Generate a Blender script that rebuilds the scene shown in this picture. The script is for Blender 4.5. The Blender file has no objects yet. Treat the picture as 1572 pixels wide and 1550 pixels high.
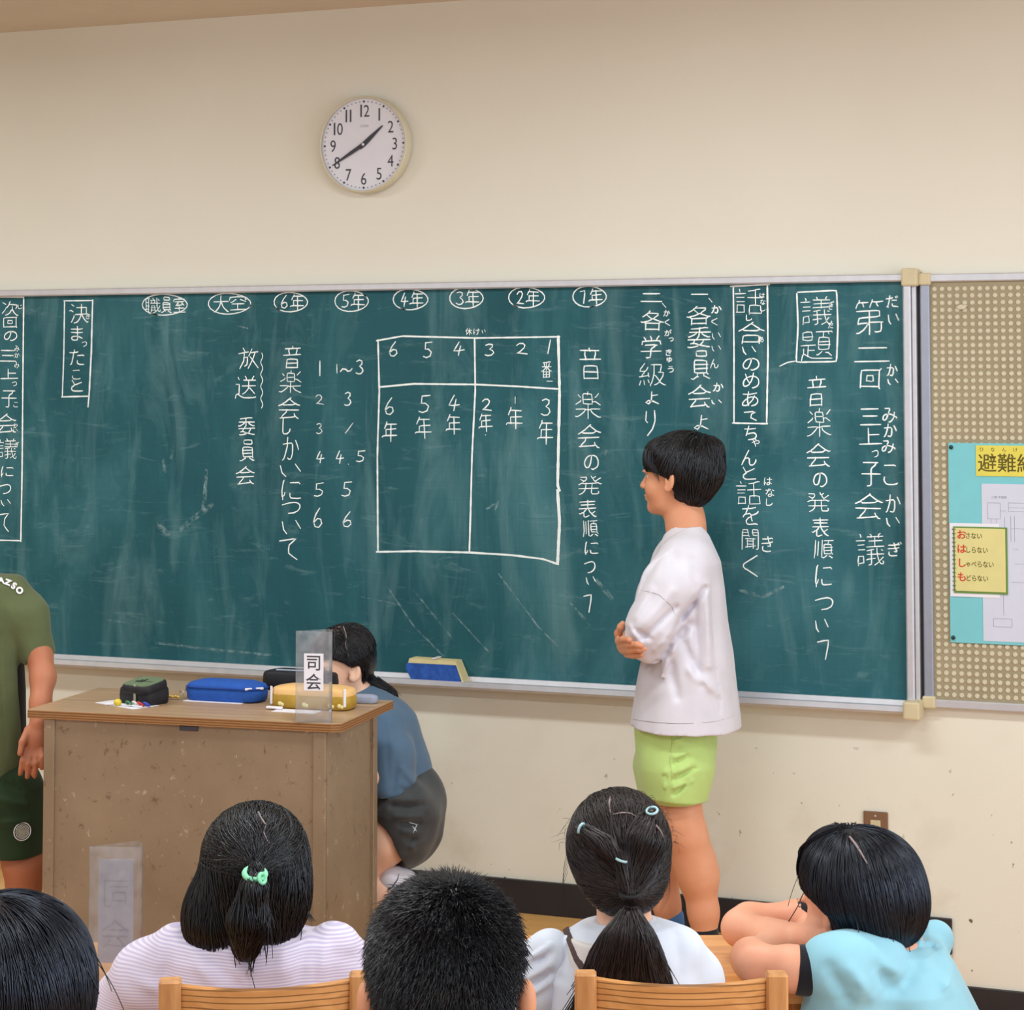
import bpy, bmesh, math, random
import numpy as np
from mathutils import Matrix, Vector
C = bpy.context.scene.collection
R = math.radians
# ---------------------------------------------------------------- camera
FPX, YAW, PIT, ROL, PPX, PPY = 3243.94, .3685, .0542, -.0008, 798.42, 402.37
WD, EYE = 5.9192, 1.76            # distance camera - front wall, eye height
cam = bpy.data.cameras.new('camera'); camo = bpy.data.objects.new('camera', cam); C.objects.link(camo)
cam.sensor_fit = 'HORIZONTAL'; cam.sensor_width = 36; cam.lens = FPX / 1572 * 36
cam.shift_x = (786 - PPX) / 1572; cam.shift_y = (PPY - 775) / 1572
camo.matrix_world = Matrix.Translation((0, -WD, EYE)) @ Matrix.Rotation(YAW, 4, 'Z') @ Matrix.Rotation(PIT, 4, 'X') @ Matrix.Rotation(math.pi / 2, 4, 'X') @ Matrix.Rotation(ROL, 4, 'Z')
cam.clip_start = .05; cam.clip_end = 60
bpy.context.scene.camera = camo
# ---------------------------------------------------------------- world, lights, exposure
S = bpy.context.scene
S.view_settings.view_transform = 'Standard'; S.view_settings.look = 'None'
S.view_settings.gamma = 1; S.view_settings.use_curve_mapping = False
S.view_settings.exposure = 0.74
w = bpy.data.worlds.new('world'); S.world = w; w.use_nodes = True
w.node_tree.nodes['Background'].inputs[0].default_value = (.86, .93, 1, 1)
w.node_tree.nodes['Background'].inputs[1].default_value = .52
def area(name, loc, rot, sx, sy, power, col):
    l = bpy.data.lights.new(name, 'AREA'); l.shape = 'RECTANGLE'; l.size = sx; l.size_y = sy; l.energy = power; l.color = col
    o = bpy.data.objects.new(name, l); o.location = loc; o.rotation_euler = rot; C.objects.link(o); return o
# daylight entering through the windows of the right-hand wall, out of frame
area('window_daylight', (2.9, -3.2, 1.75), (0, R(90), 0), 1.6, 4.5, 46, (.80, .90, 1))
# fluorescent tubes of the ceiling (fixtures built further down, out of frame)
TUBES = [(-4.2, -1.75), (-1.6, -1.75), (1.0, -1.75), (-4.2, -4.2), (-1.6, -4.2), (1.0, -4.2)]
for i, (x, y) in enumerate(TUBES):
    area('tube_light', (x, y, 2.835), (0, 0, 0), 1.2, .22, 17.5, (.92, 1, 1))
# ---------------------------------------------------------------- pixel <-> place helpers (used offline style: real distances are given)
def ray(u, v):
    a = (u - PPX) / FPX; b = (v - PPY) / FPX
    c, s = math.cos(ROL), math.sin(ROL); a, b = c * a + s * b, -s * a + c * b
    x, y, z = a, 1.0, -b
    c, s = math.cos(PIT), math.sin(PIT)
    return x, c * y - s * z, s * y + c * z
def Pf(u, v, d):                                   # room frame turned with the pupils' desks: (right, forward, up)
    x, y, z = ray(u, v); return np.array([x / y * d, d, EYE + z / y * d])
CY, SY = math.cos(YAW), math.sin(YAW)
def toW(P):
    P = np.asarray(P, float); q = np.empty_like(P)
    q[..., 0] = CY * P[..., 0] - SY * P[..., 1]; q[..., 1] = SY * P[..., 0] + CY * P[..., 1] - WD; q[..., 2] = P[..., 2]
    return q
def onW(u, v, y0=0):                               # point on a plane parallel to the front wall
    x, y, z = ray(u, v); wy = SY * x + CY * y; t = (WD + y0) / wy
    return (CY * x - SY * y) * t, EYE + z * t
# ---------------------------------------------------------------- object helpers
def tag(o, label=None, cat=None, group=None, kind=None):
    if label: o['label'] = label
    if cat: o['category'] = cat
    if group: o['group'] = group
    if kind: o['kind'] = kind
    return o
def empty(name, loc=(0, 0, 0), rz=0, label=None, cat=None, group=None):
    o = bpy.data.objects.new(name, None); C.objects.link(o); o.location = loc; o.rotation_euler = (0, 0, rz)
    o.empty_display_size = .05
    return tag(o, label, cat, group)
def mesh(name, V, Fc, mat, parent=None, smooth=False, base=None):
    me = bpy.data.meshes.new(name)
    V = np.asarray(V, float)
    if base is not None: V = V - np.asarray(base, float)
    me.from_pydata(V.tolist(), [], [list(map(int, f)) for f in Fc] if not isinstance(Fc, np.ndarray) else Fc.tolist())
    if smooth: me.polygons.foreach_set('use_smooth', [True] * len(me.polygons))
    me.materials.append(mat); me.update()
    o = bpy.data.objects.new(name, me); C.objects.link(o)
    if parent is not None: o.parent = parent
    return o
class MB:
    """collects shapes into one bmesh"""
    def __init__(s): s.bm = bmesh.new()
    def box(s, c, size, rz=0, bev=0, rx=0, ry=0, seg=1):
        m = Matrix.Translation(c) @ Matrix.Rotation(rz, 4, 'Z') @ Matrix.Rotation(rx, 4, 'X') @ Matrix.Rotation(ry, 4, 'Y') @ Matrix.Diagonal((*size, 1))
        r = bmesh.ops.create_cube(s.bm, size=1, matrix=m)
        if bev:
            es = list({e for v in r['verts'] for e in v.link_edges})
            bmesh.ops.bevel(s.bm, geom=es, offset=bev, segments=seg, affect='EDGES', profile=.5)
        return s
    def cyl(s, a, b, r1, r2=None, n=16, cap=True):
        a, b = Vector(a), Vector(b); d = b - a
        q = d.to_track_quat('Z', 'Y').to_matrix().to_4x4()
        bmesh.ops.create_cone(s.bm, cap_ends=cap, segments=n, radius1=r1, radius2=r1 if r2 is None else r2, depth=d.length, matrix=Matrix.Translation((a + b) / 2) @ q)
        return s
    def sph(s, c, r, n=12, sc=(1, 1, 1)):
        bmesh.ops.create_uvsphere(s.bm, u_segments=n, v_segments=max(6, n // 2 + 2), radius=r, matrix=Matrix.Translation(c) @ Matrix.Diagonal((*sc, 1)))
        return s
    def lathe(s, prof, c=(0, 0, 0), axis='Z', n=48, caps=True):
        rows = []
        for (r, h) in prof:
            row = []
            for k in range(n):
                t = 2 * math.pi * k / n
                p = (r * math.cos(t), r * math.sin(t), h) if axis == 'Z' else (r * math.cos(t), -h, r * math.sin(t))
                row.append(s.bm.verts.new((p[0] + c[0], p[1] + c[1], p[2] + c[2])))
            rows.append(row)
        for a, b in zip(rows, rows[1:]):
            for k in range(n): s.bm.faces.new((a[k], a[(k + 1) % n], b[(k + 1) % n], b[k]))
        if caps:
            for row in (rows[0], rows[-1]): s.bm.faces.new(row)
        return s
    def prism(s, pts, h0, h1, plane='XY'):
        """outline pts extruded; plane XY -> along z, XZ -> along y"""
        f = (lambda p, h: (p[0], p[1], h)) if plane == 'XY' else (lambda p, h: (p[0], h, p[1]))
        A = [s.bm.verts.new(f(p, h0)) for p in pts]; B = [s.bm.verts.new(f(p, h1)) for p in pts]
        s.bm.faces.new(A); s.bm.faces.new(B[::-1])
        for k in range(len(pts)):
            j = (k + 1) % len(pts); s.bm.faces.new((A[k], A[j], B[j], B[k]))
        return s
    def torus(s, c, R1, r, nrm=(0, 0, 1), n=20, m=8, sc=1):
        q = Vector(nrm).to_track_quat('Z', 'Y').to_matrix()
        rows = []
        for i in range(n):
            t = 2 * math.pi * i / n; row = []
            for j in range(m):
                f = 2 * math.pi * j / m; v = Vector(((R1 + r * math.cos(f)) * math.cos(t), (R1 + r * math.cos(f)) * math.sin(t) * sc, r * math.sin(f)))
                row.append(s.bm.verts.new(q @ v + Vector(c)))
            rows.append(row)
        for i in range(n):
            a, b = rows[i], rows[(i + 1) % n]
            for j in range(m): s.bm.faces.new((a[j], a[(j + 1) % m], b[(j + 1) % m], b[j]))
        return s
    def obj(s, name, mat, parent=None, smooth=False, base=None):
        bmesh.ops.recalc_face_normals(s.bm, faces=s.bm.faces[:])
        if base is not None: bmesh.ops.translate(s.bm, verts=s.bm.verts[:], vec=[-x for x in base])
        me = bpy.data.meshes.new(name); s.bm.to_mesh(me); s.bm.free()
        if smooth == True: me.polygons.foreach_set('use_smooth', [True] * len(me.polygons))
        me.materials.append(mat); o = bpy.data.objects.new(name, me); C.objects.link(o)
        if parent is not None: o.parent = parent
        return o
def text_mesh(name, body, size, mat, parent, M, bold=0, sx=1, thick=0, align='CENTER'):
    cu = bpy.data.curves.new('t', 'FONT'); cu.body = body; cu.size = size; cu.align_x = align; cu.resolution_u = 4
    cu.offset = bold; cu.extrude = thick
    o = bpy.data.objects.new('t', cu); C.objects.link(o)
    me = bpy.data.meshes.new_from_object(o.evaluated_get(bpy.context.evaluated_depsgraph_get()))
    bpy.data.objects.remove(o); bpy.data.curves.remove(cu)
    me.transform(M @ Matrix.Diagonal((sx, 1, 1, 1))); me.materials.clear(); me.materials.append(mat)
    ob = bpy.data.objects.new(name, me); C.objects.link(ob); ob.parent = parent
    return ob
WALLM = lambda x, y, z: Matrix.Translation((x, y, z)) @ Matrix.Rotation(R(90), 4, 'X')
def lin(c):
    c = [x / 255 for x in c]; return tuple(x / 12.92 if x <= .04045 else ((x + .055) / 1.055) ** 2.4 for x in c)
class NT:
    def __init__(s, name):
        s.m = bpy.data.materials.new(name); s.m.use_nodes = True; s.t = s.m.node_tree; s.p = s.t.nodes['Principled BSDF']
    def n(s, ty, **k):
        o = s.t.nodes.new(ty)
        for a, b in k.items():
            if a[0] == 'i':
                key = a[1:]; o.inputs[int(key) if key.isdigit() else key.replace('_', ' ')].default_value = b
            else: setattr(o, a, b)
        return o
    def l(s, a, b): s.t.links.new(a, b)
    def ramp(s, fac, stops):
        r = s.n('ShaderNodeValToRGB'); e = r.color_ramp.elements
        while len(e) < len(stops): e.new(.5)
        for el, (p, c) in zip(e, stops): el.position = p; el.color = (*c, 1) if len(c) == 3 else c
        s.l(fac, r.inputs[0]); return r
    def coord(s, scale=(1, 1, 1), rot=(0, 0, 0), kind='Object', loc=(0, 0, 0)):
        t = s.n('ShaderNodeTexCoord'); m = s.n('ShaderNodeMapping'); m.inputs['Scale'].default_value = scale; m.inputs['Rotation'].default_value = rot; m.inputs['Location'].default_value = loc
        s.l(t.outputs[kind], m.inputs[0]); return m.outputs[0]
    def noise(s, co, scale, detail=4, rough=.55, dist=0):
        n = s.n('ShaderNodeTexNoise'); n.inputs['Scale'].default_value = scale; n.inputs['Detail'].default_value = detail; n.inputs['Roughness'].default_value = rough; n.inputs['Distortion'].default_value = dist
        s.l(co, n.inputs['Vector']); return n.outputs['Fac']
    def mix(s, fac, a, b, mode='MIX'):
        m = s.n('ShaderNodeMix', data_type='RGBA', blend_type=mode)
        for inp, x in ((m.inputs[0], fac), (m.inputs[6], a), (m.inputs[7], b)):
            if isinstance(x, (int, float)): inp.default_value = x
            elif isinstance(x, tuple): inp.default_value = (*x, 1)
            else: s.l(x, inp)
        return m.outputs[2]
    def bump(s, h, strength=.3, dist=.01):
        b = s.n('ShaderNodeBump'); b.inputs['Strength'].default_value = strength; b.inputs['Distance'].default_value = dist
        s.l(h, b.inputs['Height']); s.l(b.outputs[0], s.p.inputs['Normal']); return b
def mat(name, col, rough=.6, var=.12, vs=20, bump=0, bs=60, spec=.4, metal=0, sheen=0, sss=0, trans=0, bd=.002):
    t = NT(name); c = lin(col); co = t.coord()
    n = t.noise(co, vs, 5)
    d = tuple(x * (1 - var) for x in c); e = tuple(min(1, x * (1 + var)) for x in c)
    r = t.ramp(n, [(.3, d), (.7, e)]); t.l(r.outputs[0], t.p.inputs['Base Color'])
    t.p.inputs['Roughness'].default_value = rough; t.p.inputs['Specular IOR Level'].default_value = spec; t.p.inputs['Metallic'].default_value = metal
    if sheen: t.p.inputs['Sheen Weight'].default_value = sheen
    if sss: t.p.inputs['Subsurface Weight'].default_value = sss; t.p.inputs['Subsurface Scale'].default_value = .01; t.p.inputs['Subsurface Radius'].default_value = (1, .4, .2)
    if trans: t.p.inputs['Transmission Weight'].default_value = trans
    if bump: t.bump(t.noise(co, bs, 6), bump, bd)
    return t.m
# ---------------------------------------------------------------- materials
def mk_wall():
    t = NT('painted_plaster'); co = t.coord()
    big = t.noise(co, 1.1, 3); r = t.ramp(big, [(.3, lin((227, 223, 210))), (.7, lin((232, 229, 217)))])
    # scuffs, only low on the wall where chairs and shoes touch it
    sp = t.noise(co, 38, 2, .5); rs = t.ramp(sp, [(.71, (0, 0, 0)), (.75, (1, 1, 1))])
    geo = t.n('ShaderNodeNewGeometry'); sx = t.n('ShaderNodeSeparateXYZ'); t.l(geo.outputs['Position'], sx.inputs[0])
    mr = t.n('ShaderNodeMapRange'); mr.inputs[1].default_value = .85; mr.inputs[2].default_value = .35; t.l(sx.outputs[2], mr.inputs[0])
    mm = t.n('ShaderNodeMath', operation='MULTIPLY'); t.l(rs.outputs[0], mm.inputs[0]); t.l(mr.outputs[0], mm.inputs[1])
    sm = t.noise(co, 5, 4); r2 = t.ramp(sm, [(.55, (0, 0, 0)), (.8, (1, 1, 1))]); m2 = t.n('ShaderNodeMath', operation='MULTIPLY'); t.l(r2.outputs[0], m2.inputs[0]); t.l(mr.outputs[0], m2.inputs[1])
    m3 = t.n('ShaderNodeMath', operation='MULTIPLY'); m3.inputs[1].default_value = .35; t.l(m2.outputs[0], m3.inputs[0])
    c = t.mix(m3.outputs[0], r.outputs[0], lin((170, 150, 125)))
    c = t.mix(mm.outputs[0], c, lin((110, 98, 88)))
    t.l(c, t.p.inputs['Base Color']); t.p.inputs['Roughness'].default_value = .75; t.p.inputs['Specular IOR Level'].default_value = .25
    t.bump(t.noise(co, 180, 4), .12, .002); return t.m
M_wall = mk_wall()
M_ceil = mat('ceiling_board', (214, 202, 186), .9, .03, 6, .2, 150)
def mk_wood(name, a, b, scale=1.0, axis='X', rings=0, rough=.38):
    t = NT(name)
    sc = {'X': (1.2, 14, 14), 'Y': (14, 1.2, 14), 'Z': (14, 14, 1.2)}[axis]
    co = t.coord(tuple(x * scale for x in sc)); n = t.noise(co, 3, 6, .6, .6)
    r = t.ramp(n, [(.25, lin(a)), (.55, lin(b)), (.8, lin(tuple(min(255, x + 14) for x in b)))])
    col = r.outputs[0]
    if rings:
        c2 = t.coord({'X': (3.2, 22, 22), 'Y': (22, 3.2, 22), 'Z': (22, 22, 3.2)}[axis]); wv = t.n('ShaderNodeTexWave', wave_type='RINGS', rings_direction=axis if axis != 'X' else 'Y')
        wv.inputs['Scale'].default_value = rings; wv.inputs['Distortion'].default_value = 3.5; wv.inputs['Detail'].default_value = 2; wv.inputs['Detail Scale'].default_value = .7
        t.l(c2, wv.inputs[0]); r2 = t.ramp(wv.outputs['Fac'], [(.0, (1, 1, 1)), (.2, (0, 0, 0))])
        mm = t.n('ShaderNodeMath', operation='MULTIPLY'); mm.inputs[1].default_value = .8; t.l(r2.outputs[0], mm.inputs[0])
        col = t.mix(mm.outputs[0], col, lin(tuple(x * .58 for x in a)))
    t.l(col, t.p.inputs['Base Color']); t.p.inputs['Roughness'].default_value = rough
    t.bump(n, .08, .002); return t.m
M_floor = mk_wood('floor_wood', (178, 120, 62), (206, 150, 88), .6, 'X', rough=.35)
M_stage = mk_wood('stage_wood', (205, 150, 85), (226, 176, 110), .6, 'X', rough=.35)
M_desk = mk_wood('desk_wood', (196, 126, 60), (222, 156, 86), .8, 'X', rough=.3)
M_chair = mk_wood('chair_wood', (186, 122, 66), (216, 156, 96), .9, 'X', rings=1.3, rough=.4)
M_post = mk_wood('chair_post_wood', (176, 118, 68), (208, 152, 98), 1, 'Z', rough=.42)
M_base = mat('black_vinyl_skirting', (42, 40, 44), .5, .15, 9)
def mk_board():
    t = NT('green_chalkboard_enamel'); co = t.coord()
    a = t.noise(t.coord((1, 1, .45)), 2.2, 6, .62, .8); r = t.ramp(a, [(.28, lin((22, 76, 86))), (.5, lin((31, 90, 100))), (.78, lin((66, 122, 132)))])
    b = t.noise(t.coord((3.2, 1, .7), (0, R(14), 0)), 2.6, 6, .62, 1.0); rb = t.ramp(b, [(.5, (0, 0, 0)), (.74, (1, 1, 1))])
    m = t.n('ShaderNodeMath', operation='MULTIPLY'); m.inputs[1].default_value = .32; t.l(rb.outputs[0], m.inputs[0])
    c = t.mix(m.outputs[0], r.outputs[0], lin((128, 168, 172)))
    # wiped streaks low on the board
    d = t.noise(t.coord((1.3, 1, 6), (0, R(-30), 0)), 4.5, 8, .75, .8); rd = t.ramp(d, [(.56, (0, 0, 0)), (.74, (1, 1, 1))])
    m2 = t.n('ShaderNodeMath', operation='MULTIPLY'); m2.inputs[1].default_value = .3; t.l(rd.outputs[0], m2.inputs[0])
    c = t.mix(m2.outputs[0], c, lin((150, 184, 186)))
    # printed guide grid, barely visible
    for ax, ang in ((0, 0), (2, 0)):
        sx = t.n('ShaderNodeSeparateXYZ'); t.l(co, sx.inputs[0])
        dv = t.n('ShaderNodeMath', operation='DIVIDE'); dv.inputs[1].default_value = .05; t.l(sx.outputs[ax], dv.inputs[0])
        fr = t.n('ShaderNodeMath', operation='FRACT'); t.l(dv.outputs[0], fr.inputs[0])
        lt = t.n('ShaderNodeMath', operation='LESS_THAN'); lt.inputs[1].default_value = .035; t.l(fr.outputs[0], lt.inputs[0])
        ml = t.n('ShaderNodeMath', operation='MULTIPLY'); ml.inputs[1].default_value = .14; t.l(lt.outputs[0], ml.inputs[0])
        c = t.mix(ml.outputs[0], c, lin((24, 60, 66)))
    t.l(c, t.p.inputs['Base Color']); t.p.inputs['Roughness'].default_value = .62; t.p.inputs['Specular IOR Level'].default_value = .3
    return t.m
M_board = mk_board()
def mk_chalk(name, lo, hi, alpha=None):
    t = NT(name); co = t.coord(); n = t.noise(co, 260, 3, .6); r = t.ramp(n, [(.34, lin(lo)), (.52, lin(hi))]); t.l(r.outputs[0], t.p.inputs['Base Color']); t.p.inputs['Roughness'].default_value = .95; t.p.inputs['Specular IOR Level'].default_value = .05
    if alpha:
        n2 = t.noise(t.coord((1, 1, 1), (0, R(35), 0)), 55, 5, .75); r2 = t.ramp(n2, [(.42, (0, 0, 0)), (.8, (alpha,) * 3)]); t.l(r2.outputs[0], t.p.inputs['Alpha'])
    return t.m
M_chalk = mk_chalk('white_chalk', (224, 240, 242), (250, 255, 255))
M_smear = mk_chalk('wiped_chalk', (150, 184, 190), (176, 206, 210), .85)
M_alu = mat('brushed_aluminium', (205, 205, 212), .35, .05, 30, metal=.35, spec=.6)
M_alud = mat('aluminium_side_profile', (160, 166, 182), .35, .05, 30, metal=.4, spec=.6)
M_cap = mat('beige_plastic_corner', (205, 192, 158), .5, .05)
M_gap = mat('dark_board_gap', (70, 68, 70), .8, .05)
M_pin = mat('perforated_board_brown', (158, 146, 120), .8, .06, 12)
M_dot = mat('perforated_board_cream', (205, 197, 172), .7, .05, 40)
M_white = mat('white_plastic', (236, 234, 240), .4, .02)
M_dial = mat('clock_dial_white', (226, 226, 238), .5, .01)
M_case = mat('clock_case_cream', (214, 206, 180), .4, .03)
M_ink = mat('dark_grey_ink', (62, 62, 72), .6, .05)
M_inkl = mat('pale_grey_ink', (150, 150, 162), .6, .05)
def mk_podium():
    t = NT('worn_brown_painted_steel'); co = t.coord()
    a = t.noise(co, 3, 5, .6); r = t.ramp(a, [(.3, lin((130, 110, 88))), (.7, lin((152, 131, 107)))])
    b = t.noise(t.coord((1.4, 1.4, 1)), 26, 6, .72, .5); rb = t.ramp(b, [(.59, (0, 0, 0)), (.66, (1, 1, 1))]); rl = t.ramp(b, [(.33, (1, 1, 1)), (.38, (0, 0, 0))])
    m = t.n('ShaderNodeMath', operation='MULTIPLY'); m.inputs[1].default_value = .6; t.l(rb.outputs[0], m.inputs[0])
    c = t.mix(m.outputs[0], r.outputs[0], lin((84, 62, 44)))
    m2 = t.n('ShaderNodeMath', operation='MULTIPLY'); m2.inputs[1].default_value = .6; t.l(rl.outputs[0], m2.inputs[0])
    c = t.mix(m2.outputs[0], c, lin((196, 180, 158)))
    t.l(c, t.p.inputs['Base Color']); t.p.inputs['Roughness'].default_value = .45; t.p.inputs['Metallic'].default_value = .1
    t.bump(b, .1, .002); return t.m
M_pod = mk_podium()
M_podtop = mk_wood('podium_top_laminate', (158, 128, 98), (182, 150, 118), .8, 'X', rough=.4)
def mk_ply():
    t = NT('worn_plywood_edge'); co = t.coord(); sx = t.n('ShaderNodeSeparateXYZ'); t.l(co, sx.inputs[0])
    dv = t.n('ShaderNodeMath', operation='MULTIPLY'); dv.inputs[1].default_value = 160; t.l(sx.outputs[2], dv.inputs[0]); fr = t.n('ShaderNodeMath', operation='FRACT'); t.l(dv.outputs[0], fr.inputs[0])
    r = t.ramp(fr.outputs[0], [(.3, lin((104, 66, 34))), (.6, lin((176, 130, 78)))]); n = t.noise(co, 60, 5, .7)
    c = t.mix(n, r.outputs[0], lin((126, 82, 44))); t.l(c, t.p.inputs['Base Color']); t.p.inputs['Roughness'].default_value = .7; return t.m
M_ply = mk_ply()
def mk_skin(name, col, bs=90):
    t = NT(name); co = t.coord(); c = lin(col); n = t.noise(co, 9, 5)
    r = t.ramp(n, [(.3, (c[0] * .93, c[1] * .84, c[2] * .8)), (.7, (min(1, c[0] * 1.05), c[1] * 1.08, c[2] * 1.1))]); t.l(r.outputs[0], t.p.inputs['Base Color'])
    t.p.inputs['Roughness'].default_value = .5; t.p.inputs['Specular IOR Level'].default_value = .35
    t.p.inputs['Subsurface Weight'].default_value = .12; t.p.inputs['Subsurface Scale'].default_value = .012; t.p.inputs['Subsurface Radius'].default_value = (1, .35, .2)
    t.bump(t.noise(co, 350, 4), .12, .001); return t.m
M_skin_tan = mk_skin('tanned_skin', (216, 154, 120)); M_skin_dark = mk_skin('sunburnt_skin', (190, 124, 94)); M_skin_fair = mk_skin('fair_skin', (236, 192, 166))
M_lip = mat('lips', (190, 105, 90), .45, .05); M_eyew = mat('eye_white', (235, 232, 228), .2, .01); M_iris = mat('dark_iris', (30, 20, 16), .15, .02)
def mk_hair(name, col, tint, rough=.36):
    t = NT(name); co = t.coord(); n = t.noise(co, 30, 3); c = lin(col)
    r = t.ramp(n, [(.3, tuple(x * .7 for x in c)), (.7, tuple(x * 1.3 for x in c))]); t.l(r.outputs[0], t.p.inputs['Base Color'])
    t.p.inputs['Roughness'].default_value = rough; t.p.inputs['Specular IOR Level'].default_value = .62; t.p.inputs['Specular Tint'].default_value = (*tint, 1); return t.m
M_hair = mk_hair('black_hair', (13, 12, 15), (.9, .92, 1)); M_hairblue = mk_hair('blue_black_hair', (11, 12, 20), (.75, .82, 1), .34); M_hairbrown = mk_hair('dark_brown_hair', (28, 21, 24), (1, .93, .92), .40)
def mk_cloth(name, col, rough=.85, weave=900, var=.05, sheen=.2, stripe=None):
    t = NT(name); co = t.coord(); c = lin(col); n = t.noise(co, 14, 4)
    r = t.ramp(n, [(.3, tuple(x * (1 - var) for x in c)), (.7, tuple(min(1, x * (1 + var)) for x in c))]); cc = r.outputs[0]
    if stripe:
        sx = t.n('ShaderNodeSeparateXYZ'); t.l(co, sx.inputs[0]); mu = t.n('ShaderNodeMath', operation='MULTIPLY'); mu.inputs[1].default_value = stripe[1]
        nz = t.noise(co, 3, 2); ad = t.n('ShaderNodeMath', operation='MULTIPLY_ADD'); ad.inputs[1].default_value = .06; t.l(nz, ad.inputs[0]); t.l(sx.outputs[2], ad.inputs[2])
        t.l(ad.outputs[0], mu.inputs[0]); fr = t.n('ShaderNodeMath', operation='FRACT'); t.l(mu.outputs[0], fr.inputs[0])
        rr = t.ramp(fr.outputs[0], [(.38, (1, 1, 1)), (.5, (0, 0, 0)), (.88, (0, 0, 0)), (1, (1, 1, 1))]); cc = t.mix(rr.outputs[0], cc, lin(stripe[0]))
    t.l(cc, t.p.inputs['Base Color']); t.p.inputs['Roughness'].default_value = rough; t.p.inputs['Specular IOR Level'].default_value = .2; t.p.inputs['Sheen Weight'].default_value = sheen
    t.bump(t.noise(co, weave, 3), .15, .0008); return t.m
M_tee = mk_cloth('white_cotton', (216, 213, 224)); M_lime = mk_cloth('lime_green_cotton', (186, 214, 130)); M_olive = mk_cloth('olive_sport_fabric', (96, 106, 72), var=.1)
M_olived = mk_cloth('dark_green_sport_fabric', (44, 64, 40)); M_lav = mk_cloth('lavender_striped_knit', (226, 220, 238), stripe=((200, 190, 222), 190)); M_sky = mk_cloth('pale_blue_cotton', (150, 206, 226))
M_navy = mk_cloth('slate_blue_cotton', (82, 108, 134)); M_denim = mk_cloth('washed_black_denim', (66, 68, 70), var=.3); M_blackc = mk_cloth('black_cotton', (26, 26, 34)); M_offw = mk_cloth('off_white_cotton', (224, 220, 220)); M_whiteblue = mk_cloth('white_blouse_cotton', (216, 224, 240))
M_strap = mat('brown_strap', (70, 48, 46), .6, .05); M_rope = mat('dark_stitching', (175, 168, 172), .8, .02)
M_mint = mat('mint_elastic', (140, 224, 184), .5, .05); M_bluetie = mat('pale_blue_elastic', (168, 206, 214), .5, .05); M_blacktie = mat('black_elastic', (16, 14, 18), .6, .05)
M_scalp = mat('scalp_parting', (150, 132, 132), .7, .1)
def mk_acrylic():
    t = NT('clear_acrylic'); o = t.t.nodes['Material Output']; tr = t.n('ShaderNodeBsdfTransparent'); gl = t.n('ShaderNodeBsdfGlossy'); gl.inputs['Roughness'].default_value = .12
    df = t.n('ShaderNodeBsdfDiffuse'); df.inputs[0].default_value = (*lin((248, 248, 255)), 1); tr.inputs[0].default_value = (.975, .98, .985, 1)
    fr = t.n('ShaderNodeFresnel'); fr.inputs[0].default_value = 1.45; m = t.n('ShaderNodeMixShader'); t.l(fr.outputs[0], m.inputs[0]); t.l(tr.outputs[0], m.inputs[1]); t.l(gl.outputs[0], m.inputs[2])
    n = t.noise(t.coord(), 40, 5); r = t.ramp(n, [(.35, (.05,) * 3), (.75, (.17,) * 3)])
    m2 = t.n('ShaderNodeMixShader'); t.l(r.outputs[0], m2.inputs[0]); t.l(m.outputs[0], m2.inputs[1]); t.l(df.outputs[0], m2.inputs[2]); t.l(m2.outputs[0], o.inputs[0]); return t.m
M_acr = mk_acrylic()
M_paper = mat('white_paper', (232, 230, 240), .8, .02)
# ---------------------------------------------------------------- the setting
def slab(name, c, size, m, bev=0, kind='structure', parent=None):
    return tag(MB().box(c, size, bev=bev).obj(name, m, parent), kind=kind)
X0, X1 = -6.2, 3.0
slab('wall_front', ((X0 + X1) / 2, .06, 1.5), (X1 - X0, .12, 3.0), M_wall)
slab('floor', ((X0 + X1) / 2, -3.6, -.03), (X1 - X0, 7.2, .06), M_floor)
slab('ceiling', ((X0 + X1) / 2, -3.0, 2.96), (X1 - X0, 6.0, .1), M_ceil)
slab('wall_left', (X0 - .06, -3.6, 1.5), (.12, 7.2, 3.0), M_wall)
STE = -1.016
stage = slab('stage_platform', ((X0 + STE) / 2, -.36, .09), (STE - X0, .72, .18), M_stage, .004)  # raised wooden teaching stage along the front wall
slab('baseboard_front', ((X0 + STE) / 2, -.006, .18 + .048), (STE - X0, .012, .096), M_base, .002)
slab('baseboard_right', ((STE + X1) / 2, -.006, .049), (X1 - STE, .012, .098), M_base, .002)
for i, (x, y) in enumerate(TUBES):
    t = empty('ceiling_light', (x, y, 2.91), 0, ['ceiling tube light near the front wall, left', 'ceiling tube light near the front wall, middle', 'ceiling tube light near the front wall, right', 'ceiling tube light above the back rows, left', 'ceiling tube light above the back rows, middle', 'ceiling tube light above the back rows, right'][i], 'ceiling light', 'tube lights on the classroom ceiling')
    MB().box((0, 0, -.02), (1.3, .26, .04), bev=.006).obj('housing', M_white, t)
    MB().cyl((-.6, -.06, -.055), (.6, -.06, -.055), .014, n=10).obj('tube', M_white, t, True)
    MB().cyl((-.6, .06, -.055), (.6, .06, -.055), .014, n=10).obj('tube', M_white, t, True)
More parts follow.
